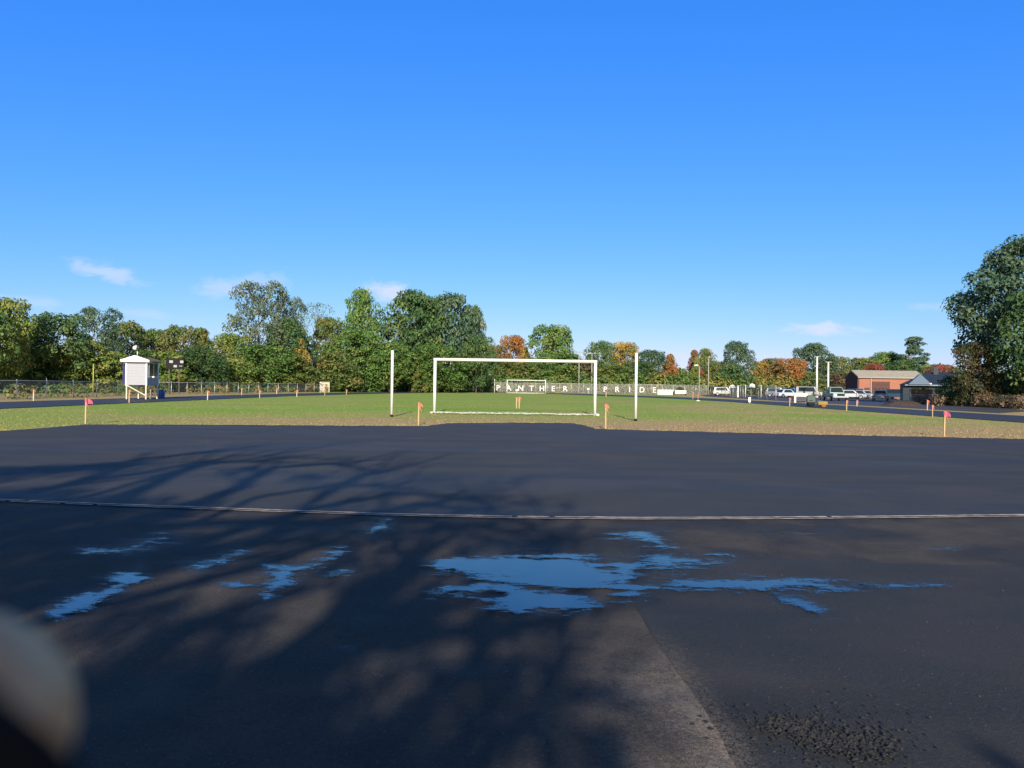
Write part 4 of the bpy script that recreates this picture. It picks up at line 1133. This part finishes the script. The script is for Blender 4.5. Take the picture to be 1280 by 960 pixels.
Y = 100; xa, xb = xat(1127, Y), xat(1206, Y)
w = (xb - xa) * .93; eh = hgt(1160, 481, Y); rh = hgt(1180, 465, Y)
r = empty('blue_house', (xa, Y, 0), R(-26), 'low dark blue house with slate roof and pale front gable', 'house')
NB = plain('house_blue', (.02,.033,.048), .7); SL = plain('house_slate', (.020,.031,.052), .7, .2, .2, 3); GBL = plain('gable_blue', (.12,.17,.25), .7)
MB().box(.2, w - .2, .3, 7.7, 0, eh).build('wall', NB, r)
b = MB()
b.add([(0, 0, eh + .004), (w, 0, eh + .004), (w, 8, eh + .004), (0, 8, eh + .004), (w*.42, 4, rh), (w*.85, 4, rh)], [(3,2,1,0), (0,1,5,4), (1,2,5), (2,3,4,5), (3,0,4)])
b.build('roof', SL, r)
b = MB(); g0, g1, gz = w*.10, w*.44, rh - .35
b.add([(g0, -.5, eh + .02), (g1, -.5, eh + .02), ((g0+g1)/2, -.5, gz), (g0, 3.2, eh + .02), (g1, 3.2, eh + .02), ((g0+g1)/2, 3.2, gz)], [(0,1,2), (5,4,3), (0,2,5,3), (1,4,5,2), (0,3,4,1)])
b.build('gable', GBL, r)
MB().box(w*.05, w*.7, -.3, -.1, eh - .14, eh - .01).build('fascia', plain('fascia_grey', (.26,.32,.38), .6), r)
MB().box(w*.50, w*.57, 3.2, 3.9, rh - .35, rh + .75).build('chimney', plain('chimney_dark', (.05,.06,.08), .8), r)
for t in (.16, .3, .5):
    wn = MB().box(w*t, w*t + .9, .25, .296, .9, 2.0).build('window', GLASS, r)
    MB().box(w*t - .06, w*t + .96, .24, .29, .80, .895).build('sill', plain('fascia_grey', (.26,.32,.38)), wn)
# pale round satellite of light on the eave
x = xat(1163, Y - 2.6)
r = empty('floodlight', (x, Y - 2.6, eh - .05), R(-26), 'small white floodlight under the eave of the blue house', 'light')
MB().lathe([(.05,0),(.16,.1),(.2,.22),(.18,.25)], n=12).build('lamp', WHITE, r, True)
MB().box(-.04, .04, .05, .15, -.06, .02).build('bracket', GALV, r)
# second roof deeper in the shade
Y = 92; xa = xat(1178, Y); w = wid(36, Y)
r = empty('grey_outbuilding', (xa, Y - 2, 0), R(-28), 'grey roofed outbuilding half hidden in the shade of the huge oak', 'building')
MB().box(.1, w - .1, 0, 4, 0, 1.5).build('wall', plain('out_wall', (.10,.11,.13), .8), r)
b = MB(); b.add([(-.2, -.3, 1.504), (w + .2, -.3, 1.504), (w+.2, 4.3, 1.504), (-.2, 4.3, 1.504), (w*.35, 2, 2.9), (w*.8, 2, 2.9)], [(3,2,1,0), (0,1,5,4), (1,2,5), (2,3,4,5), (3,0,4)])
b.build('roof', plain('out_roof', (.16,.19,.21), .75, .2, .3, 2), r)
MB().box(w*.2, w*.35, -.04, .097, .1, 1.4).build('door', NB, r)
# brown board fence at the corner of the lot
Y = 86
r = empty('board_fence', (xat(1139, Y), Y, 0), R(-4), 'weathered brown board fence with a pale end post', 'fence')
w = wid(26, Y); b = MB(); k = 22
for i in range(k): b.box(w*i/k + .006, w*(i+1)/k - .006, 0, .03, .05, hgt(1150, 486.5, Y) + random.uniform(-.02, .02))
b.build('board_panel', plain('fence_board', (.17,.105,.075), .85, .15, .3, 2), r)
MB().box(-.16, -.01, -.05, .1, 0, hgt(1139, 486, Y)).build('end_post', plain('post_pale', (.42,.38,.34), .8), r)
for z in (.3, 1.1): MB().box(0, w, .034, .08, z, z + .09).build('rail', plain('fence_board', (.17,.105,.075)), r)
# soil heap
rng = np.random.RandomState(50)
b = MB(); N = 20
hx, hy = up(1128, 507.5)
for i in range(N+1):
    for j in range(N+1):
        u, v = i/N*2-1, j/N*2-1; d = max(0, 1-u*u-v*v)
        b.v.append((hx + u*1.9, hy + v*1.2, -.02 + .55*d*(.6 + .8*fbm(np.array(u*2+5), np.array(v*2+5), 4))))
for i in range(N):
    for j in range(N):
        b.f.append((i*(N+1)+j, (i+1)*(N+1)+j, (i+1)*(N+1)+j+1, i*(N+1)+j+1)); b.m.append(0)
tag(b.build('soil_heap', plain('soil', (.06,.045,.038), .95, .1, .4, 5, bstr=.6), None, True), 'dark heap of soil below the board fence', 'soil heap')

# ------------------------------------------------------------------ tree behind the camera that throws the branch shadows
SUN_EL, SUN_AZ = 24.4, 0.0          # elevation, degrees the sun stands off straight-behind (positive: towards +X)
sl = 1 / math.tan(R(SUN_EL))
def lift(px, py, z):
    """3-D point at height z whose sun shadow falls on photo pixel (px, py)"""
    X, S = up(px, py)
    return Vector((X + sl*z*math.sin(R(SUN_AZ)), S - sl*z*math.cos(R(SUN_AZ)), z))
st_tree = empty('shade_tree', (-5.2, -10.5, 0), 0, 'large half-bare tree behind the viewpoint whose branch shadows cross the asphalt', 'tree')
tb = MB(); O = Vector((-5.2, -10.5, 0))
fork = Vector((-4.7, -10.3, 3.6))
def add_path(pts, r0, r1, wob=.12, seed=0, twigs=0):
    rnd = random.Random(seed)
    # resample with wobble
    P = []
    for a_, c_ in zip(pts[:-1], pts[1:]):
        for i in range(5):
            t = i/5; P.append(a_.lerp(c_, t) + Vector((rnd.uniform(-wob,wob), rnd.uniform(-wob,wob), rnd.uniform(-wob,wob)))*.35)
    P.append(pts[-1])
    n_ = len(P)
    tb.tube([p - O for p in P], [r0 + (r1-r0)*(i/(n_-1))**.8 for i in range(n_)], 7)
    for k in range(twigs):
        i = rnd.randint(n_//4, n_-2); p = P[i]; d = (P[i+1]-P[i-1]).normalized()
        q = d + Vector((rnd.uniform(-.8,.8), rnd.uniform(-.8,.8), rnd.uniform(-.2,.9))); q.normalize()
        L = rnd.uniform(.7, 1.9)
        tb.tube([p - O, p + q*L*.5 + Vector((0,0,.05)) - O, p + q*L + Vector((rnd.uniform(-.2,.2),0,.2)) - O], [r1*1.1+.008, r1*.7+.006, .004], 5)
        e_ = p + q*L
        for z in range(2):
            q2 = q + Vector((rnd.uniform(-.7,.7), rnd.uniform(-.7,.7), rnd.uniform(-.3,.6)))
            tb.tube([p + q*L*.6 - O, p + q*L*.6 + q2*.7 - O], [.010, .003], 4)
tb.tube([Vector((0,0,-.1)), Vector((.05,0,.25)), Vector((.2,.1,1.8)), fork - O], [.62, .42, .36, .33], 14)
hub = [Vector((-5.4, -9.6, 5.2)), Vector((-3.4, -8.8, 4.6)), Vector((-4.4, -9.3, 5.6))]
for h_ in hub: add_path([fork, (fork + h_)/2 + Vector((0,.1,.1)), h_], .26, .17, .05, 3)
STROKES = [  # (photo pixels of the shadow, start height, end height, r0, r1, hub, twigs)
 ([(-60,600),(60,589),(150,583),(175,575),(255,567)], 7.2, 9.2, .24, .04, 0, 12),
 ([(130,640),(190,607),(260,578),(372,580)], 7.0, 9.2, .18, .03, 2, 12),
 ([(200,650),(300,611),(345,585),(420,582),(470,592)], 6.8, 8.8, .16, .03, 2, 12),
 ([(330,680),(385,635),(440,600),(485,589)], 6.4, 8.4, .10, .02, 2, 10),
 ([(300,664),(400,636),(490,618),(560,622),(640,639)], 6.2, 7.4, .10, .015, 1, 10),
 ([(0,688),(110,662),(250,656),(400,656),(520,650),(640,668),(690,690)], 5.8, 7.0, .13, .03, 0, 12),
 ([(250,692),(380,676),(440,690)], 5.8, 6.6, .08, .02, 2, 8),
 ([(60,950),(250,892),(350,850),(430,816),(560,792),(700,782)], 4.9, 5.4, .12, .06, 1, 6),
 ([(330,940),(410,840),(455,760),(500,700),(470,655)], 5.0, 6.4, .11, .03, 1, 10),
 ([(120,870),(200,800),(300,760),(420,730),(520,720)], 5.2, 6.3, .09, .02, 0, 12),
 ([(0,760),(80,740),(200,712),(330,700)], 5.5, 6.6, .12, .03, 0, 12),
 ([(480,930),(560,860),(620,800),(680,770),(740,760)], 4.6, 5.6, .08, .02, 1, 10),
 ([(600,955),(660,900),(700,850),(700,800)], 4.4, 5.2, .07, .015, 1, 8),
 ([(-60,640),(40,618),(120,600),(200,592)], 6.8, 8.6, .22, .04, 0, 12),
 ([(230,660),(330,622),(430,606),(520,612),(600,628)], 6.4, 7.6, .07, .012, 2, 8),
 ([(420,650),(520,632),(610,640),(690,668),(730,690)], 6.0, 6.8, .06, .012, 1, 7),
 ([(360,700),(440,668),(560,662),(660,684),(720,712)], 5.7, 6.3, .06, .012, 1, 6),
 ([(150,612),(230,588),(330,572),(450,577)], 7.6, 9.2, .07, .012, 2, 8),
]
for i, (pp, z0, z1, r0, r1, hb, tw) in enumerate(STROKES):
    n_ = len(pp)
    pts = [lift(p[0], p[1], z0 + (z1-z0)*k/(n_-1)) for k, p in enumerate(pp)]
    add_path([hub[hb], hub[hb].lerp(pts[0], .5) + Vector((0,0,.15)), pts[0]], r0*1.25, r0, .05, i+50)
    add_path(pts, r0, r1, .1, i, tw)
tb.build('trunk', BARK, st_tree, True)
rng = np.random.RandomState(77); L = []
def clump(px, py, z, r, k=1.0):
    p = lift(px, py, z) - O; L.append((p.x, p.y, p.z, r, .8))
for px, py, z, r in [(-80,598,8.2,.6),(20,594,8.0,.60),(95,589,8.0,.48),(150,584,8.4,.30),(-60,640,7.6,.9),(40,650,7.2,.7),(140,640,7.0,.5),(-120,700,6.8,1.1),(30,700,6.6,.55),(230,640,7.0,.35),(120,700,6.4,.45),(60,745,6.2,.5),(200,690,6.2,.35),
                     (150,800,5.8,.55),(260,800,5.6,.5),(180,870,5.3,.5),(300,880,5.2,.40),(400,880,5.1,.35),(100,930,5.0,.6),(500,740,5.8,.28),(520,860,5.0,.28),(580,920,4.8,.28),(440,940,4.9,.4),(240,940,4.9,.4),(640,840,5.0,.2),(690,930,4.6,.26),(740,880,4.7,.20),(640,890,4.8,.22),(760,945,4.4,.16),(380,600,8.2,.22),(300,590,8.4,.25),(1240,950,4.6,.13)]:
    if py > 760: r *= .60
    clump(px, py, z, r)
C, N, S, K = lobes_to_leaves(L, 8500, .060, rng)
me = leaves_mesh('crown', C, N, S, K, rng); me.materials.append(LF['mixed'])
o = bpy.data.objects.new('crown', me); col.objects.link(o); o.parent = st_tree

# ------------------------------------------------------------------ photographer's hand with a fingertip before the lens
def cam_pt(px, py, d):
    u, v = px-640, py-480
    return Vector((((u)*CT + v*ST)/F*d, d, H - ((-u*ST + v*CT) - 3.0)/F*d))
def m_skin():
    m, g = mat_new('skin')
    tc = g.n('ShaderNodeTexCoord').outputs['Object']
    n = g.noise(tc, 140, 4, .6); n2 = g.noise(tc, 900, 3)
    b = finish(g, g.mix(g.ramp(n, .35, .65), c4((.72,.34,.14)), c4((.88,.49,.23))), .5, .35, n2, .1, .0004)
    b.inputs['Subsurface Weight'].default_value = .15; b.inputs['Subsurface Radius'].default_value = (.004,.002,.001)
    return m
SKIN = m_skin()
tip = cam_pt(-62, 909, .058)
me = bpy.data.meshes.new('hand'); V, E, RD = [], [], []
def chain(pts, rad, link=None):
    st_ = len(V)
    for p, r_ in zip(pts, rad): V.append(tuple(p)); RD.append(r_)
    for i in range(len(pts)-1): E.append((st_+i, st_+i+1))
    if link is not None: E.append((link, st_))
    return st_
wrist = tip + Vector((-.115, -.055, -.125)); elbow = wrist + Vector((-.11, -.10, -.19))
p0 = chain([elbow, wrist.lerp(elbow, .5), wrist], [.040, .034, .027])
palm = chain([wrist + Vector((.014, .022, .028))], [.032], p0 + 2)
kn = wrist + Vector((.035, .045, .060))          # knuckle line
k2 = chain([kn], [.030], palm)
me_parts = []
def finger(base, pts, rad): chain([base] + pts, rad)
finger(kn + Vector((.008, .0, .012)), [kn + Vector((.030, .022, .040)), tip + Vector((-.024, .005, -.018)), tip + Vector((-.010, .002, -.008)), tip + Vector((.0005, 0, .0005)), tip + Vector((.0065, -.0005, .0045))], [.0095, .0098, .0105, .0112, .0112, .0075])
for i, (dx, dz, L_) in enumerate(((-.014, -.010, 1.0), (-.030, -.030, .94), (-.044, -.048, .78))):
    bse = kn + Vector((dx, .004, dz)); 
    finger(bse, [bse + Vector((.012, .040, .018))*L_, bse + Vector((.030, .058, .006))*L_, bse + Vector((.036, .050, -.014))*L_], [.0095, .009, .0085, .0075])
tbse = wrist + Vector((.024, .002, .030))
finger(tbse, [tbse + Vector((.022, -.014, .026)), tbse + Vector((.040, -.018, .050)), tbse + Vector((.054, -.014, .070))], [.013, .0115, .0105, .009])
me.from_pydata(V, E, [])
o = bpy.data.objects.new('hand', me); col.objects.link(o)
sk = o.modifiers.new('skin', 'SKIN'); sk.use_smooth_shade = True
for i, d in enumerate(me.skin_vertices[0].data): d.radius = (RD[i], RD[i]); d.use_root = False
adj = {i: set() for i in range(len(V))}
for a_, c_ in E: adj[a_].add(c_); adj[c_].add(a_)
seen = set()
for i in range(len(V)):
    if i not in seen:
        me.skin_vertices[0].data[i].use_root = True; stk = [i]
        while stk:
            q = stk.pop()
            if q not in seen: seen.add(q); stk += list(adj[q])
sb = o.modifiers.new('sub', 'SUBSURF'); sb.levels = 2; sb.render_levels = 2
me.materials.append(SKIN)
hand = tag(o, 'blurred fingertip of the photographer intruding at the bottom corner', 'hand')
sl_ = MB().tube([wrist.lerp(elbow, .35), wrist.lerp(elbow, .4), wrist.lerp(elbow, .8), elbow + (elbow - wrist)*.25], [.040, .044, .050, .056], 20).build('sleeve', plain('sleeve_dark', (.03,.032,.04), .9), None, True)
sl_.parent = hand
# black cord added to fill the dark corner below the fingertip
b = MB()
pc = [cam_pt(-420, 760, .05), cam_pt(-180, 830, .042), cam_pt(-40, 930, .040), cam_pt(36, 1010, .039), cam_pt(60, 1150, .040), cam_pt(-40, 1400, .044), cam_pt(-300, 1500, .055)]
fine = []
for i in range(len(pc)-1):
    a0, a1, a2, a3 = pc[max(i-1,0)], pc[i], pc[i+1], pc[min(i+2, len(pc)-1)]
    for k in range(6):
        t = k/6
        fine.append(.5*((2*a1) + (a2-a0)*t + (2*a0-5*a1+4*a2-a3)*t*t + (3*a1-a0-3*a2+a3)*t**3))
b.tube(fine, .0028, 12)
tag(b.build('corner_cord', plain('cord_black', (.006,.006,.007), .9, .1), None, True), 'black out-of-focus cord added in the corner below the blurred fingertip', 'cord')

# ------------------------------------------------------------------ world, sun, camera
w = bpy.data.worlds.new('World'); scene.world = w; w.use_nodes = True
g = NT(w.node_tree)
sky = g.n('ShaderNodeTexSky', sky_type='NISHITA', sun_disc=False)
sky.sun_elevation = R(SUN_EL); sky.sun_rotation = R(180 - SUN_AZ)
sky.air_density = 1.0; sky.dust_density = 0.2; sky.ozone_density = 2.2; sky.altitude = 50
# phone-like rendition of the clear sky: response curve per channel
sc_ = g.n('ShaderNodeSeparateColor', {0: sky})
K = 0.1 * 2 ** 0.5
def curve(v, p, k): return g.math('MULTIPLY', g.math('POWER', g.math('MULTIPLY', v, K), p), k / K)
hs = g.n('ShaderNodeCombineColor', {0: curve(sc_.outputs[0], 1.4, .538), 1: curve(sc_.outputs[1], .76, .655), 2: g.math('MINIMUM', curve(sc_.outputs[2], .8, 1.54), 1.03 / K)})
dirv = g.n('ShaderNodeTexCoord').outputs['Generated']
s = g.n('ShaderNodeSeparateXYZ', {0: dirv})
yy = g.math('MAXIMUM', s.outputs[1], .05)
cu, cv = g.math('MULTIPLY', g.math('DIVIDE', s.outputs[0], yy), F), g.math('MULTIPLY', g.math('DIVIDE', s.outputs[2], yy), F)
nv = g.n('ShaderNodeCombineXYZ', {0: g.math('MULTIPLY', cu, .030), 1: g.math('MULTIPLY', cv, .075)})
nz = g.math('SUBTRACT', g.noise(nv.outputs[0], 1.0, 5, .6, .4), .5)
tot = None
for (px, py, cw, ch, amt, tilt) in ((130, 341, 52, 13, .50, .22), (288, 360, 46, 16, .42, 0), (487, 364, 34, 16, .75, 0), (1032, 412, 58, 9, .75, 0), (30, 376, 50, 10, .25, .1), (180, 392, 34, 7, .22, .1), (1165, 383, 40, 7, .22, 0), (862, 442, 44, 9, .35, 0), (330, 352, 40, 14, .3, 0), (960, 446, 30, 6, .3, 0)):
    u0 = (px-640)*CT + (py-480)*ST; v0 = 3.0 - (-(px-640)*ST + (py-480)*CT)
    dx = g.math('SUBTRACT', cu, u0)
    dy = g.math('ADD', g.math('SUBTRACT', cv, v0), g.math('MULTIPLY', dx, tilt))
    d = g.math('SQRT', g.math('ADD', g.math('POWER', g.math('DIVIDE', dx, cw), 2), g.math('POWER', g.math('DIVIDE', dy, ch), 2)))
    a = g.math('MULTIPLY', g.ramp(g.math('ADD', g.math('SUBTRACT', 1.0, d), g.math('MULTIPLY', nz, 2.2)), -.15, .85), amt)
    tot = a if tot is None else g.math('MAXIMUM', tot, a)
tot = g.math('MULTIPLY', tot, g.math('GREATER_THAN', s.outputs[1], .1))
# the half of the sky on the sun's side stays the plain, whiter sky
soft = g.n('ShaderNodeMix', data_type='RGBA', blend_type='MULTIPLY'); soft.inputs[0].default_value = 1.0
g.t.links.new(sky.outputs[0], soft.inputs[6]); soft.inputs[7].default_value = (.62, .55, .45, 1)
sky2 = g.mix(g.ramp(s.outputs[1], -.25, .25), soft.outputs[2], hs.outputs[0])
mixc = g.mix(tot, sky2, (5.4, 5.7, 8.0, 1))
bg = g.n('ShaderNodeBackground', {'Strength': 0.10}); g.set(bg.inputs[0], mixc)
o = g.n('ShaderNodeOutputWorld'); g.t.links.new(bg.outputs[0], o.inputs[0])

sd = bpy.data.lights.new('sun', 'SUN'); sd.energy = 5.0; sd.angle = R(0.53); sd.color = (1.0, .92, .79)
so = bpy.data.objects.new('sun', sd); col.objects.link(so); so.rotation_euler = (R(90 - SUN_EL), 0, R(SUN_AZ)); so.location = (0, -30, 30)

cd = bpy.data.cameras.new('camera'); cam = bpy.data.objects.new('camera', cd); col.objects.link(cam)
cd.sensor_width = 36; cd.lens = 36 * F / 1280; cd.clip_start = .005; cd.clip_end = 5000
cam.matrix_world = Matrix.Translation((0, 0, H)) @ Matrix.Rotation(math.pi/2 + math.atan(3/F), 4, 'X') @ Matrix.Rotation(TH, 4, 'Z')
cd.dof.use_dof = True; cd.dof.focus_distance = 14.0; cd.dof.aperture_fstop = cd.lens / 2.6
scene.camera = cam
scene.view_settings.view_transform = 'Standard'; scene.view_settings.look = 'None'
scene.view_settings.exposure = 0.5; scene.view_settings.gamma = 1
scene.render.engine = 'CYCLES'
scene.cycles.use_denoising = True
scene.cycles.transparent_max_bounces = 16
scene.cycles.max_bounces = 6
